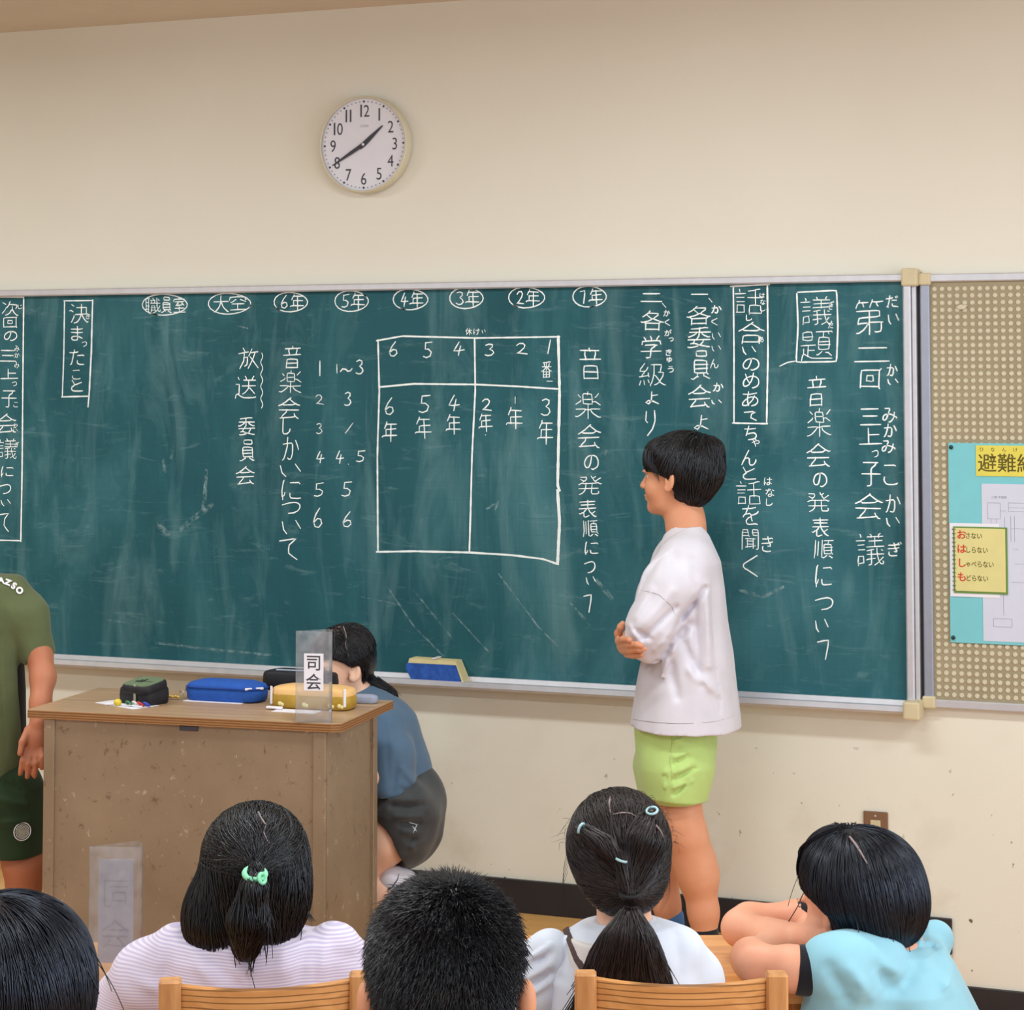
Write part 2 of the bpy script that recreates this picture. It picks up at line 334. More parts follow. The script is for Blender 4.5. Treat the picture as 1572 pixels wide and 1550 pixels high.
# ---------------------------------------------------------------- chalkboard
cb = empty('chalkboard', (-2.93, 0, .84), 0, 'long green chalkboard in an aluminium frame covered with white chalk writing', 'chalkboard')
cb0 = (-2.93, 0, .84); BL, BR = -4.76, -1.1
MB().box(((BL + BR) / 2, -.012, 1.455), (BR - BL, .02, 1.18)).obj('writing_surface', M_board, cb, base=cb0)
MB().box(((BL + BR) / 2, -.022, 2.036), (BR - BL, .044, .022), bev=.004).obj('top_rail', M_alu, cb, base=cb0)
MB().box((BL + .01, -.022, 1.45), (.036, .044, 1.2), bev=.004).obj('side_rail', M_alu, cb, base=cb0)
MB().box((BR - .015, -.023, 1.45), (.022, .046, 1.19), bev=.004).box((BR + .003, -.018, 1.45), (.012, .036, 1.19), bev=.002).obj('side_rail', M_alu, cb, base=cb0)
# tray: floor, raised back and rounded front lip
m = MB().prism([(0, .866), (-.03, .866), (-.034, .852), (-.066, .850), (-.070, .858), (-.078, .856), (-.080, .842), (-.072, .834), (0, .834)], BL, BR)
for v in m.bm.verts: v.co = Vector((v.co.z, v.co.x, v.co.y))
m.obj('chalk_tray', M_alu, cb, base=cb0)
for z, h in ((2.036, .05), (.846, .05)):
    MB().box((BR - .006, -.026 if z > 1 else -.045, z), (.046, .054 if z > 1 else .09, h), bev=.006, seg=2).obj('corner_cap', M_cap, cb, base=cb0)
MB().box((BR + .0145, -.006, 1.45), (.011, .012, 1.2)).obj('gap_strip', M_gap, cb, base=cb0)
# --- handwriting: stroke tables of the characters, one character per line: char + strokes
GL = {}
STROKES = {
 'あ': [[34,78,17,82,6,82,1,79,0,74,1,64,7,54,17,45,29,41],[61,34,59,46,53,56,42,69,34,71],[66,27,65,34],[77,10,35,15,4,14],[56,88,73,83,83,75,88,65,87,49,78,39,71,35,48,33,31,37],[34,0,29,46,31,62,32,69,34,71,35,82]],
 'い': [[40,55,40,71,30,88,19,88,10,79,4,61,1,43,0,0],[86,72,88,61,84,39,71,4]],
 'う': [[77,5,20,0],[0,34,31,28,62,27,80,32,88,40,88,57,81,68,70,76,55,82,24,88]],
 'か': [[0,88,6,86,15,67,26,33,26,25],[88,48,83,33,72,13],[30,0,28,23],[29,83,36,87,44,87,50,83,57,66,57,29,52,23,3,26]],
 'が': [[19,34,18,35,18,33],[71,3,76,13],[84,0,88,9],[18,32,18,33],[69,21,79,40,85,52,84,53],[25,29,27,8,29,6],[19,32,0,31],[2,88,12,69,19,48,21,40,21,34,19,34,19,32],[18,33,25,29,47,29,54,35,54,65,50,78,47,85,42,88,28,88]],
 'き': [[50,59,73,59,71,53,64,43,63,35],[52,13,57,35],[71,86,56,88,32,88,15,85,7,80,4,74,4,64,7,59],[47,0,49,11],[88,31,56,37,0,37],[3,13,38,14,49,11,64,11,78,8,81,8,84,11]],
 'ぎ': [[39,4,41,16],[75,13,69,2],[57,87,22,88,9,84,3,75,5,62],[83,0,88,8],[43,60,58,62,60,61,59,54,53,46,52,38],[43,16,47,38],[72,35,46,39,0,39],[67,16,64,13,39,17,2,16]],
 'く': [[83,0,77,0,67,7,11,30,3,35,0,45,16,56,24,58,88,88]],
 'け': [[5,69,9,67,14,53],[88,20,86,22,79,23,33,25],[43,87,47,88,57,79,66,61,66,0],[5,1,0,33,0,61,1,68,5,69,5,82]],
 'こ': [[88,83,87,85,62,88,29,88,12,84,1,72,0,65,3,54],[82,5,76,0,10,0]],
 'し': [[88,61,86,70,77,77,56,87,17,88,11,86,3,80,0,72,2,0]],
 'じ': [[80,16,73,5],[2,0,0,73,3,80,11,86,19,88,46,88,74,79,88,68,88,65],[51,10,60,23]],
 'た': [[24,18,24,29,12,73,6,87,1,88],[49,36,80,34,85,36,88,39],[28,17,29,0],[85,86,59,87,46,82,43,74,44,63],[50,14,42,17,27,17,22,19,0,19]],
 'だ': [[26,19,28,2,29,0,31,0],[42,63,41,72,45,79,53,82,80,82,84,86],[24,20,23,34,6,84],[46,35,78,35],[70,6,75,14],[84,2,88,10],[9,88,6,84],[0,85,6,84],[1,21,35,19,46,16,48,15,48,13]],
 'ち': [[31,0,28,16],[17,52,27,51,32,47,48,43,69,43,81,47,88,56,88,69,80,80,61,87,31,88],[13,60,19,50,19,43,25,25,25,17],[0,16,37,17,80,13]],
 'っ': [[0,18,43,0,70,0,84,12,88,23,88,49,84,61,75,72,58,82,31,88]],
 'つ': [[31,88,56,85,78,69,87,50,88,30,86,19,77,6,63,0,32,5,0,19]],
 'て': [[54,6,51,6,54,9],[88,0,66,1,55,5,51,3,0,9],[55,5,54,13,45,21,39,31,35,47,37,60,42,71,53,82,60,85,77,88]],
 'と': [[6,0,25,35],[88,86,71,88,24,88,11,84,0,73,3,55,24,40,25,35,36,33,80,15]],
 'な': [[29,16,31,0],[88,25,71,17],[87,78,74,69,64,67],[2,64,11,53,23,30,24,18],[63,63,43,62,31,66,28,71,28,81,33,86,40,88,53,88,60,85,63,81,64,67,61,35],[0,18,27,18,29,16,35,17,49,14,49,11]],
 'に': [[42,14,83,13,88,18],[88,82,76,84,46,83,41,81,36,75,36,61],[14,59,10,72,4,76],[4,88,4,76,1,75,0,68,0,47,6,4,10,0]],
 'の': [[45,84,51,88,63,84,78,74,86,62,88,53,88,34,82,18,76,10,61,1,48,0,27,4,17,12,5,26,0,44,0,56,5,70,12,76,24,75,30,69,38,49,45,19,46,1]],
 'は': [[14,57,9,71,3,73],[86,76,74,67,66,66],[88,23,85,20,34,21],[65,61,47,60,34,65,31,71,31,81,39,87,55,88,61,86,65,79,66,66,64,57,64,0],[6,0,0,48,0,64,1,72,3,73,3,87]],
 'ま': [[85,76,64,67,49,65],[88,37,46,39,1,38],[88,11,64,15,1,14],[48,62,13,63,1,70,0,76,1,81,6,85,21,88,39,87,45,85,48,80,48,0]],
 'み': [[74,54,83,55,87,59,88,64],[38,37,39,26,47,9,48,0,16,1],[74,48,49,38,34,37,15,40,4,50,0,60,1,72,8,77,13,77,21,72,30,50,33,38],[43,88,50,88,66,72,74,54,77,27]],
 'め': [[56,15,59,0],[14,7,22,37,32,56,36,58],[53,87,55,88,69,83,79,77,79,75,83,71,88,61,88,43,83,31,70,19,56,15,40,17,20,24],[20,30,13,32,8,38,2,49,0,63,1,71,6,77,19,78,36,65,36,58,41,55,50,34,54,17]],
 'ゃ': [[22,31,14,13],[50,7,43,0,36,0],[44,88,34,57,26,41,25,31],[0,42,21,34,28,28,55,18,77,18,85,25,88,32,88,39,84,49,72,54,60,54,54,52]],
 'ゅ': [[25,88,34,88,43,78,45,70],[3,70,3,47,0,41,4,6],[50,0,53,14,53,50,48,70],[26,50,26,57,34,64,45,70,65,70,78,64,85,54,88,36,84,25,76,18,65,14,51,14,34,18,26,22,9,42,1,45]],
 'よ': [[48,63,60,64,74,69,88,79],[87,21,45,22],[47,59,16,59,6,63,1,67,0,75,4,83,21,88,33,88,40,86,45,81,48,63,45,56,45,0]],
 'り': [[13,27,0,25],[2,33,11,31,16,22,31,12,48,6,61,6,70,8,79,14,88,28,88,54,75,73,61,81,38,88,20,88],[5,0,0,23,0,56]],
 'れ': [[0,22,21,21],[22,37,28,35,34,28,47,20,57,17,61,19,66,24,66,44,62,72,64,81,68,85,77,85,85,80,88,72],[18,50,9,54,0,71],[23,0,21,20,22,37,18,47,19,88]],
 'を': [[31,11,33,0],[50,43,62,42,82,35,88,31,88,28],[85,88,80,84,41,86,31,84,24,79,23,67,26,61,38,52,50,49],[70,9,50,12,0,12],[18,36,43,33,49,37,52,65,57,69],[26,12,26,18,18,36,6,45,4,49]],
 'ん': [[86,57,88,63,79,81,67,88,56,88,49,82,48,77,47,47,41,42,19,46],[0,87,7,66,19,46,21,36,40,0]],
 '一': [[0,44,88,44]],
 '三': [[74,43,13,43],[0,88,88,88],[81,0,7,0]],
 '上': [[40,35,80,35],[40,88,40,0],[0,88,88,88]],
 '二': [[10,0,80,0],[0,88,88,88]],
 '休': [[87,24,63,24,58,28],[14,28,7,30,0,39],[15,72,28,71,39,57,49,38,55,34],[24,0,16,17,14,25,15,87],[88,71,78,61,65,36,58,28,56,28,52,24,28,24],[57,88,57,36,55,34,55,30,57,28,57,0]],
 '会': [[16,27,19,32,64,32,71,26],[14,83,16,77,31,61,33,53],[84,52,2,52],[88,31,85,32,71,26,44,5],[71,79,65,81,9,84],[67,69,71,79,75,80,80,87,86,88],[0,33,10,28,16,27,18,23,25,20,40,6,44,5,45,0,48,0]],
 '各': [[44,36,25,16],[73,84,19,84],[32,10,71,11,70,18,53,32,51,36],[73,88,73,58],[88,52,79,51,75,48,67,46,52,39,51,36],[15,51,15,55,19,58,19,88],[79,51,79,54,74,58,19,58],[37,0,34,2,32,10,27,11,25,16,7,28],[51,36,44,36,42,39,28,46,16,49,15,51,9,51,5,53,0,51]],
 '合': [[75,29,68,34,19,34,15,29],[13,83,74,83],[74,87,74,54,14,54,13,88],[45,6,65,22,74,26,75,29,79,29,88,34],[48,0,46,1,45,6,41,7,15,29,0,35]],
 '員': [[29,71,29,78],[77,70,81,74],[61,71,61,78],[14,44,77,44],[88,87,82,87,61,78],[14,57,77,57],[19,5,19,18,71,18,73,16,72,0,20,0,19,5],[77,70,77,31,16,30,14,32,15,71,77,70],[0,87,8,88,29,78,34,79]],
 '回': [[84,79,0,79],[84,4,88,0],[48,56,59,55,59,27,25,27,24,55,48,56],[84,4,0,5,0,84],[88,88,84,84,84,4]],
 '大': [[86,31,45,31,42,33],[42,36,39,38,33,57,24,71,11,84,1,88],[0,31,41,31],[88,87,85,88,81,86,63,70,55,59,47,39,42,36,41,21,43,0]],
 '委': [[41,78,39,82,29,85,10,88,3,88,0,86],[63,57,62,64,55,72,54,78],[26,57,21,69],[0,42,4,43,24,34,32,28,34,22],[87,41,83,42,62,33,55,27,54,22],[33,55,35,48,43,41,43,4],[86,21,1,21],[75,1,65,0,48,2,44,4,36,3,9,5],[88,56,0,56],[11,72,21,69,26,72,38,75,41,78,54,78,56,80,74,84,80,87,87,86]],
 '子': [[25,88,39,88,43,86,44,27,46,23,67,10,70,1],[0,42,88,42],[10,0,78,1]],
 '学': [[78,1,71,9,69,16],[47,17,47,9,41,0],[14,2,19,10,20,17],[0,59,88,59],[63,37,60,42,46,49,43,52,42,87,25,88,23,86],[86,31,86,17,69,16,3,17,2,31],[70,36,63,37,60,35,18,35]],
 '室': [[35,27,33,33,22,41,20,47],[43,0,45,8],[1,20,2,8,86,8,86,20],[78,67,10,67],[43,87,43,56],[76,25,12,25],[88,88,0,88],[14,49,19,47,30,48,60,46,68,43],[60,35,63,35,67,39,68,43,74,46,77,49]],
 '年': [[21,63,22,36,82,35],[23,11,83,12],[50,12,50,88],[0,68,3,64,21,63,88,64],[11,28,20,12,23,11,26,0]],
 '放': [[66,70,70,71,80,83,86,86],[66,70,63,71,52,82,43,86],[34,43,32,83,29,87,24,88,20,88,16,85],[34,43,33,38,13,38],[79,19,79,31,76,43,71,57,66,60],[19,1,21,9],[1,87,8,75,12,60,13,17],[88,19,56,19],[0,17,39,17],[34,43,45,42,47,37,52,33,54,20,56,19,59,0],[66,70,66,60,62,57,56,37,52,33]],
 '楽': [[61,26,29,26],[53,61,56,67,63,74,82,84,88,84],[72,17,75,16,85,5],[37,61,32,69,19,79,7,85,0,84],[10,10,18,18],[61,32,72,32,87,42],[45,0,43,9],[21,29,21,32,19,34,3,43],[45,88,45,43],[61,43,29,43,29,11,31,9,61,10,61,43],[87,59,54,59,53,61,37,61,36,59,2,59]],
 '次': [[0,8,15,18],[55,53,52,54,42,73,30,84,20,88],[1,74,16,50],[38,17,82,18,83,24,76,41],[20,40,27,38,38,17,40,3,42,0],[88,86,85,87,76,82,64,68,59,56,55,53,54,31]],
 '決': [[8,85,20,60,19,54],[58,50,62,62,70,75,81,86,85,88,88,87],[0,31,6,30,16,37],[10,1,21,8],[35,17,79,17,79,48],[21,88,29,88,37,83,45,73,50,63,52,52,54,51,54,0],[88,48,59,48,58,50,54,50,52,48,29,48]],
 '番': [[63,23,59,24],[22,5,22,14,25,20,25,28],[71,88,19,88],[44,4,44,47],[44,88,44,58],[71,72,19,72],[79,2,66,0,45,4,12,5],[71,58,19,58],[84,28,54,28,52,30,37,30,36,28,6,28],[88,54,75,52,74,50,57,39,52,30],[63,28,63,22,67,12],[0,54,7,55,12,52,16,52,16,50,32,39,36,35,37,30],[16,52,19,58,19,88],[75,52,71,58,71,88]],
 '発': [[7,4,33,4,32,11,27,20,24,23,19,24],[86,13,81,16,69,26],[69,26,70,34],[7,16,19,24],[29,60,28,60],[58,12,67,6],[19,24,17,34],[81,74,83,76,83,83,81,87,57,87,55,80,55,36],[81,60,4,60],[29,36,29,60,26,72,18,82,5,88],[69,26,65,25,60,20,58,12,54,10,50,0],[88,39,85,40,80,36,74,34,70,34,69,36,17,36,17,34,13,34,5,37,0,41]],
 '空': [[44,12,41,0],[31,28,29,28,15,39,4,43],[55,28,82,42],[42,54,42,87],[74,54,11,54],[88,31,84,27,84,13,45,12,1,13,0,29],[0,88,85,88]],
 '第': [[22,9,24,19],[1,87,7,86,22,78,33,69,35,64],[80,62,80,75,77,83,61,84,59,82],[68,9,68,13,72,19],[4,30,78,30,77,46,9,46,7,61],[11,8,40,8],[54,7,66,9,88,8],[84,61,41,61],[55,1,54,7,51,9,45,20],[0,20,7,10,11,8,13,0],[3,63,5,61,33,61,35,64,39,64],[41,88,41,67,39,64,41,61,41,30]],
 '級': [[16,67,18,83],[70,71,57,83,50,86],[28,63,31,75],[17,30,3,29],[0,84,3,67],[19,0,9,17,5,21,3,29],[71,34,71,26,75,14,76,5,40,5],[28,39,29,47,32,53],[70,69,76,61,82,51,86,35,67,35],[1,53,5,51,30,49],[38,88,37,84,40,80,46,59,48,45,50,44,50,5],[28,16,24,25,19,30,17,30,16,36,8,44,6,51],[88,85,83,83,73,75,70,69,65,64,56,46,50,44]],
 '聞': [[61,52,27,52],[61,64,27,64],[53,14,88,14],[0,14,34,14],[72,73,17,77],[27,76,27,40],[0,88,1,0,33,0,34,28],[77,87,83,87,88,84,88,0,54,0,53,2,54,28,88,28],[61,83,61,40],[18,39,70,39],[39,31,35,28,0,28]],
 '職': [[79,7,84,17],[6,48,21,48],[57,58,35,58],[35,73,57,73],[53,11,53,16,55,18,53,31],[21,26,6,26],[45,2,47,10],[38,31,37,18],[85,46,80,59,74,62],[70,31,69,31],[32,31,86,31],[25,5,0,5],[73,72,63,80,61,80,61,82,57,86,51,86],[6,70,5,5],[34,11,58,11],[21,69,10,69,1,72],[21,5,21,88],[61,80,57,76,57,42,36,42,35,81],[88,70,88,77,86,82,84,83,79,82,75,73,73,72,74,62,72,61,70,48,68,0]],
 '表': [[65,68,81,58],[0,68,3,70,15,63,23,62],[5,9,85,9],[81,25,12,25],[45,0,45,42],[1,42,88,42],[88,87,83,86,72,79,66,73,65,68,58,65,50,50,49,42],[51,81,30,88,23,88,23,61,24,58,35,50,37,43]],
 '話': [[45,84,83,84],[29,30,4,30],[33,16,0,16],[28,44,4,44],[14,0,17,7],[5,82,29,82],[5,82,6,57,29,58,29,82],[64,6,64,56],[88,32,41,32],[45,88,46,56,83,56,83,84],[44,8,64,6,65,4,78,1,81,2]],
 '議': [[58,70,47,70],[32,74,38,72,47,72],[71,80,58,86],[11,2,14,9,13,11],[78,0,74,3,73,10],[48,10,48,5,45,1],[4,31,24,31],[82,47,78,45],[0,18,26,18],[4,45,25,45],[67,58,66,58],[71,76,76,74,80,68,83,67],[87,35,33,35],[59,35,59,11],[87,58,33,58],[82,23,39,23],[3,87,3,60,23,59,23,82,3,82],[47,46,47,85,45,88,38,88],[35,47,55,44],[85,10,36,10],[86,79,88,82,85,88,78,88,71,80,66,58,66,44]],
 '送': [[88,82,74,84,39,84,28,81,13,72],[13,72,13,33,0,33],[13,72,8,74,1,80,0,88],[75,0,70,10,69,17],[56,48,61,50,81,69],[15,13,9,4],[40,0,44,7,44,17],[86,39,28,39],[83,17,32,17],[32,70,43,64,56,48,56,17]],
 '音': [[15,70,73,70],[66,10,67,18,63,26,61,34],[15,88,73,88],[24,10,24,16,22,18,27,27,27,34],[43,0,45,9],[0,35,88,34],[73,88,73,52,16,52,15,88],[83,10,5,10]],
 '順': [[18,74,18,7],[84,68,88,72],[48,52,84,52],[64,19,67,2],[34,0,34,86,44,88,54,82,56,78,59,78],[5,0,5,58,0,86],[48,35,84,35],[71,78,77,78,85,86,87,86],[87,2,44,2],[84,68,48,68,48,21,50,19,84,20,84,68]],
 '題': [[60,64,47,74,44,74],[71,65,77,65,88,75],[39,59,21,59],[64,15,67,1],[83,29,51,29],[51,42,83,42],[7,14,35,14],[20,76,21,42],[35,14,34,28,7,28,7,0,35,0,35,14],[51,42,51,56,82,56,83,16,52,15,51,42],[88,85,32,84,24,82,20,76,14,74,12,71,7,70],[42,41,0,41],[88,0,45,1],[8,53,7,70,5,72,1,88]],
}
for k_, v_ in STROKES.items(): GL[k_] = [[(p[i] / 88, p[i + 1] / 88) for i in range(0, len(p), 2)] for p in v_]
GL.update({
 '1': [[(.5, 0), (.5, 1)]], '/': [[(1, 0), (0, 1)]], '2': [[(.08, .2), (.3, .02), (.65, .02), (.85, .2), (.75, .45), (.4, .75), (0, .95), (.35, .9), (1, .98)]],
 '3': [[(.1, .1), (.45, 0), (.85, .08), (.85, .3), (.4, .46), (.85, .58), (1, .78), (.7, .97), (.3, 1), (0, .9)]],
 '4': [[(.55, 0), (.3, .35), (0, .68), (.5, .66), (1, .6)], [(.72, .3), (.6, .65), (.5, 1)]],
 '5': [[(.3, .05), (.2, .5), (.6, .42), (.95, .6), (.8, .9), (.35, 1), (.05, .93)], [(.3, .05), (1, 0)]],
 '6': [[(.75, 0), (.35, .3), (.05, .68), (.2, .95), (.6, 1), (.95, .8), (.85, .55), (.5, .5), (.1, .72)]],
 '7': [[(0, .1), (.9, 0), (.6, 1)]], '~': [[(0, .8), (.2, .1), (.45, .2), (.65, .9), (.85, .7), (1, .2)]],
 '.': [[(.4, .3), (.6, .7)]], '、': [[(0, 0), (1, 1)]], '-': [[(0, .5), (1, .5)]],
 'り': [[(.1, 0), (.05, .35), (.2, .45)], [(.9, 0), (1, .4), (.75, .75), (.25, 1)]],
 'い': [[(.0, .1), (.08, .7), (.25, 1)], [(.75, 0), (1, .6)]],
 'て': [[(0, .1), (.95, 0), (.5, .3), (.45, .7), (.9, 1)]], '＼': [[(0, .1), (.85, 0), (.8, .3), (.6, 1)]],
 'よ': [[(.5, 0), (.5, .75), (.3, 1), (.02, .85), (.25, .68), (.6, .75), (1, .95)], [(.5, .3), (.9, .25)]],
 '放': [[(.2, 0), (.28, .15)], [(0, .25), (.5, .18)], [(.25, .25), (.2, .6), (0, 1)], [(.22, .45), (.45, .42), (.4, .85), (.28, .9)], [(.68, 0), (.52, .35)], [(.6, .2), (1, .16)], [(.85, .2), (.7, .6), (.45, 1)], [(.58, .42), (.98, .95)]],
 'れ': GL['れ']})
rng = random.Random(4)
class Chalk:
    def __init__(s): s.V = []; s.F = []; s.k = 0
    def stroke(s, pts, wpx, wob=.0):
        """pts in picture pixels read off the board plane, wpx = chalk width in mm"""
        P = [np.array(onW(u, v)) for u, v in pts]
        Q = []
        for a, b in zip(P, P[1:]):
            n = max(1, int(np.hypot(*(b - a)) / .012)); Q += [a + (b - a) * i / n for i in range(n)]
        Q.append(P[-1])
        if len(Q) > 4:      # rounds the corners a little, as a hand does
            Q = [Q[0]] + [(Q[i - 1] + 8 * Q[i] + Q[i + 1]) / 10 for i in range(1, len(Q) - 1)] + [Q[-1]]
        s.k += 1; y = -.0224 - (s.k % 9) * .00006; hw = wpx / 1800; n0 = len(s.V)
        for i, p in enumerate(Q):
            a, b = Q[max(0, i - 1)], Q[min(len(Q) - 1, i + 1)]; d = b - a; L = np.hypot(*d) + 1e-9; nn = np.array((-d[1], d[0])) / L
            t = hw * (rng.uniform(.8, 1.15)) * (.75 if i in (0, len(Q) - 1) else 1)
            e = d / L * hw * .8 * (-1 if i == 0 else 1 if i == len(Q) - 1 else 0)
            for sg in (1, -1):
                q = p + nn * t * sg + e; s.V.append((q[0], y, q[1]))
        for i in range(len(Q) - 1): a = n0 + 2 * i; s.F.append((a, a + 2, a + 3, a + 1))
    def char(s, c, x, y, w, h, wd=None, lean=0):
        wd = wd or (3.6 if w > 13 or h > 16 else 2.4)
        if wd == 3.6 and c in '議題話楽番職聞順発級': wd = 2.9
        sh = rng.uniform(-.06, .06); tl = rng.uniform(-.05, .02)
        for st in GL[c]:
            jx, jy = rng.uniform(-.02, .02), rng.uniform(-.02, .02)
            pts = []
            for (a, b) in st:
                a, b = a - .5 + jx + rng.uniform(-.012, .012), b - .5 + jy + rng.uniform(-.012, .012)
                pts.append((x + (a + (sh + lean) * -b) * w, y + (b + tl * a) * h))
            s.stroke(pts, wd)
    def col(s, rows, wd=None):
        for r in rows: s.char(*r, **({'wd': wd} if wd else {}))
    def ell(s, x, y, rx, ry):
        a0 = rng.uniform(0, 6); s.stroke([(x + rx * math.cos(a0 + t * .33), y + ry * math.sin(a0 + t * .33) * (1 - .1 * math.cos(a0 + t * .33)) - .0 * t) for t in range(21)], 3.4)
    def obj(s, label=None, name='chalk_writing', m=None):
        o = mesh(name, s.V, s.F, m or M_chalk, cb, base=cb0)
        return o
def W_(cols, boxes=(), ells=()):
    c = Chalk()
    for r in cols: c.char(*r)
    for b, wd in boxes: c.stroke(b, wd)
    for e in ells: c.ell(*e)
    return c.obj()
W_([('第', 1338, 486, 42, 53), ('二', 1342, 544, 53, 21), ('回', 1339, 581, 30, 30), ('三', 1338, 639, 30, 24), ('上', 1338, 669, 34, 23), ('っ', 1346, 696, 9, 10), ('子', 1340, 727, 28, 36), ('会', 1336, 776, 40, 39), ('議', 1339, 842, 41, 48)])
W_([('だ', 1372, 463, 17, 17), ('い', 1374, 490, 16, 15), ('か', 1372, 568, 15, 17), ('い', 1373, 586, 15, 8), ('み', 1368, 637, 21, 21), ('か', 1369, 660, 18, 19), ('み', 1366, 685, 20, 18), ('こ', 1369, 728, 20, 30), ('か', 1373, 772, 21, 26), ('い', 1373, 800, 20, 13), ('ぎ', 1376, 842, 20, 20)])
W_([('議', 1256, 477, 44, 42), ('題', 1256, 531, 47, 42), ('ぎ', 1279, 469, 7, 12, 2), ('だ', 1278, 500, 7, 7, 2), ('い', 1277, 510, 6, 5, 2)], [([(1226, 449), (1287, 446), (1289, 500), (1287, 555), (1225, 556), (1228, 500), (1226, 449)], 4.2), ([(1200, 562), (1212, 556), (1226, 554)], 3)])
W_([('音', 1256, 600, 27, 44), ('楽', 1260, 648, 35, 42), ('会', 1259, 698, 34, 35), ('の', 1262, 736, 20, 21), ('発', 1259, 770, 32, 29), ('表', 1262, 808, 24, 28), ('順', 1267, 842, 28, 27), ('に', 1267, 882, 24, 32), ('つ', 1268, 925, 26, 18), ('い', 1264, 959, 19, 18), ('＼', 1268, 995, 20, 30)])
W_([('話', 1153, 463, 42, 38), ('し', 1153, 488, 8, 8, 3), ('合', 1156, 511, 38, 32), ('い', 1153, 538, 19, 12), ('の', 1156, 559, 24, 18), ('め', 1156, 584, 24, 22), ('あ', 1155, 612, 24, 22), ('て', 1156, 638, 20, 14), ('は', 1173, 454, 7, 7, 2), ('な', 1174, 464, 7, 7, 2), ('し', 1174, 474, 7, 7, 2), ('あ', 1171, 521, 8, 8, 2)],
   [([(1125, 440), (1184, 437)], 4.2), ([(1181, 437), (1182, 540), (1180, 648)], 4.6), ([(1129, 440), (1130, 540), (1130, 649)], 4.2), ([(1128, 649), (1181, 650)], 4.4)])
W_([('ち', 1155, 664, 18, 20), ('ゃ', 1163, 679, 11, 11), ('ん', 1153, 702, 22, 22), ('と', 1153, 726, 19, 19), ('話', 1153, 756, 37, 36), ('を', 1155, 790, 24, 29), ('聞', 1155, 827, 24, 31), ('く', 1155, 868, 22, 31), ('は', 1182, 738, 11, 11, 2.6), ('な', 1185, 755, 12, 12, 2.6), ('し', 1184, 770, 9, 10, 2.6), ('き', 1181, 834, 16, 22)])
W_([('一', 1077, 452, 24, 2), ('、', 1094, 461, 5, 6), ('各', 1076, 484, 35, 28), ('委', 1077, 518, 33, 31), ('員', 1079, 560, 27, 42), ('会', 1077, 608, 33, 35), ('よ', 1079, 648, 22, 22), ('か', 1103, 475, 14, 11), ('く', 1100, 494, 9, 10), ('い', 1103, 516, 13, 10), ('い', 1103, 535, 13, 8), ('ん', 1100, 558, 12, 13), ('か', 1106, 594, 14, 12), ('い', 1103, 617, 14, 6)])
W_([('二', 1003, 457, 31, 12), ('、', 1023, 469, 5, 6), ('各', 1004, 492, 34, 29), ('学', 1003, 533, 30, 33), ('級', 1005, 575, 39, 34), ('よ', 1004, 611, 21, 19), ('り', 1002, 649, 15, 37), ('か', 1027, 481, 9, 9), ('く', 1028, 495, 7, 9), ('が', 1029, 511, 10, 9), ('っ', 1034, 521, 6, 5), ('き', 1030, 541, 8, 9), ('ゅ', 1031, 552, 7, 7), ('う', 1033, 567, 8, 9)])
W_([('音', 910, 557, 32, 46), ('楽', 906, 621, 38, 41), ('会', 908, 669, 34, 36), ('の', 912, 709, 21, 22), ('発', 909, 744, 34, 29), ('表', 906, 780, 25, 26), ('順', 910, 810, 22, 24), ('に', 912, 840, 19, 19), ('つ', 909, 869, 16, 17), ('い', 911, 890, 14, 11), ('＼', 907, 924, 14, 27)])
for (n, x, y, rx, ry) in (('7', 909, 455.6, 26, 16), ('2', 812.7, 457, 28, 16), ('3', 720.5, 458, 26, 16), ('4', 635, 460, 27, 16), ('5', 544.7, 462.5, 26, 16), ('6', 451.6, 464, 26, 15)):
    W_([(n, x - 10, y, 11 if n != '7' else 8, 20), ('年', x + 9, y, 20, 24)], [], [(x, y, rx, ry)])
W_([('大', 345, 467, 22, 24), ('空', 371, 464, 25, 22)], [], [(357.8, 466.4, 33, 16)])
W_([('職', 240, 469, 23, 22), ('員', 261, 468, 15, 24), ('室', 281, 468, 17, 22)], [], [(258.6, 468, 35, 16)])
W_([('6', 608, 536, 14, 22), ('5', 661, 537, 14, 24), ('4', 708, 535, 17, 20), ('3', 756, 537, 14, 18), ('2', 805, 535, 17, 17), ('/', 847, 532, 4, 20), ('番', 843, 567, 15, 24), ('-', 848, 585, 8, 1)])
W_([('休', 724, 509, 9, 10, 2), ('け', 736, 509, 9, 9, 2), ('い', 747, 509, 5, 5, 2)])
W_([('6', 602, 624, 15, 26), ('年', 603, 662, 22, 30), ('5', 656, 620, 17, 26), ('年', 654, 656, 24, 32), ('4', 701, 618, 17, 24), ('年', 700, 651, 22, 30), ('2', 751, 621, 14, 18), ('年', 749, 648, 20, 27), ('.', 749.5, 667, 2, 2), ('1', 795, 614, 3, 10), ('年', 794, 642, 24, 32), ('3', 842, 625, 14, 26), ('年', 841, 663, 23, 36)])
W_([], [([(585, 845), (584, 700), (587, 600), (585, 522)], 5), ([(583, 523), (600, 520), (622, 516), (735, 519), (800, 518), (863, 517)], 4.5),
        ([(861, 517), (863, 600), (861, 700), (860, 745), (863, 752)], 8), ([(860, 752), (863, 800), (860, 864)], 8.5), ([(583, 846), (640, 845), (725, 847), (790, 851), (838, 857), (861, 865)], 5.5),
        ([(587, 594), (640, 589), (735, 590), (800, 593), (862, 597)], 4.8), ([(733, 519), (734, 600), (729, 700), (727, 780), (725, 846)], 5)])
W_([('1', 496, 565, 3, 22), ('2', 495, 613, 12, 15), ('3', 495, 657, 9, 16), ('4', 496, 701, 12, 17), ('5', 494, 751, 15, 20), ('6', 492.6, 794, 15, 30)])
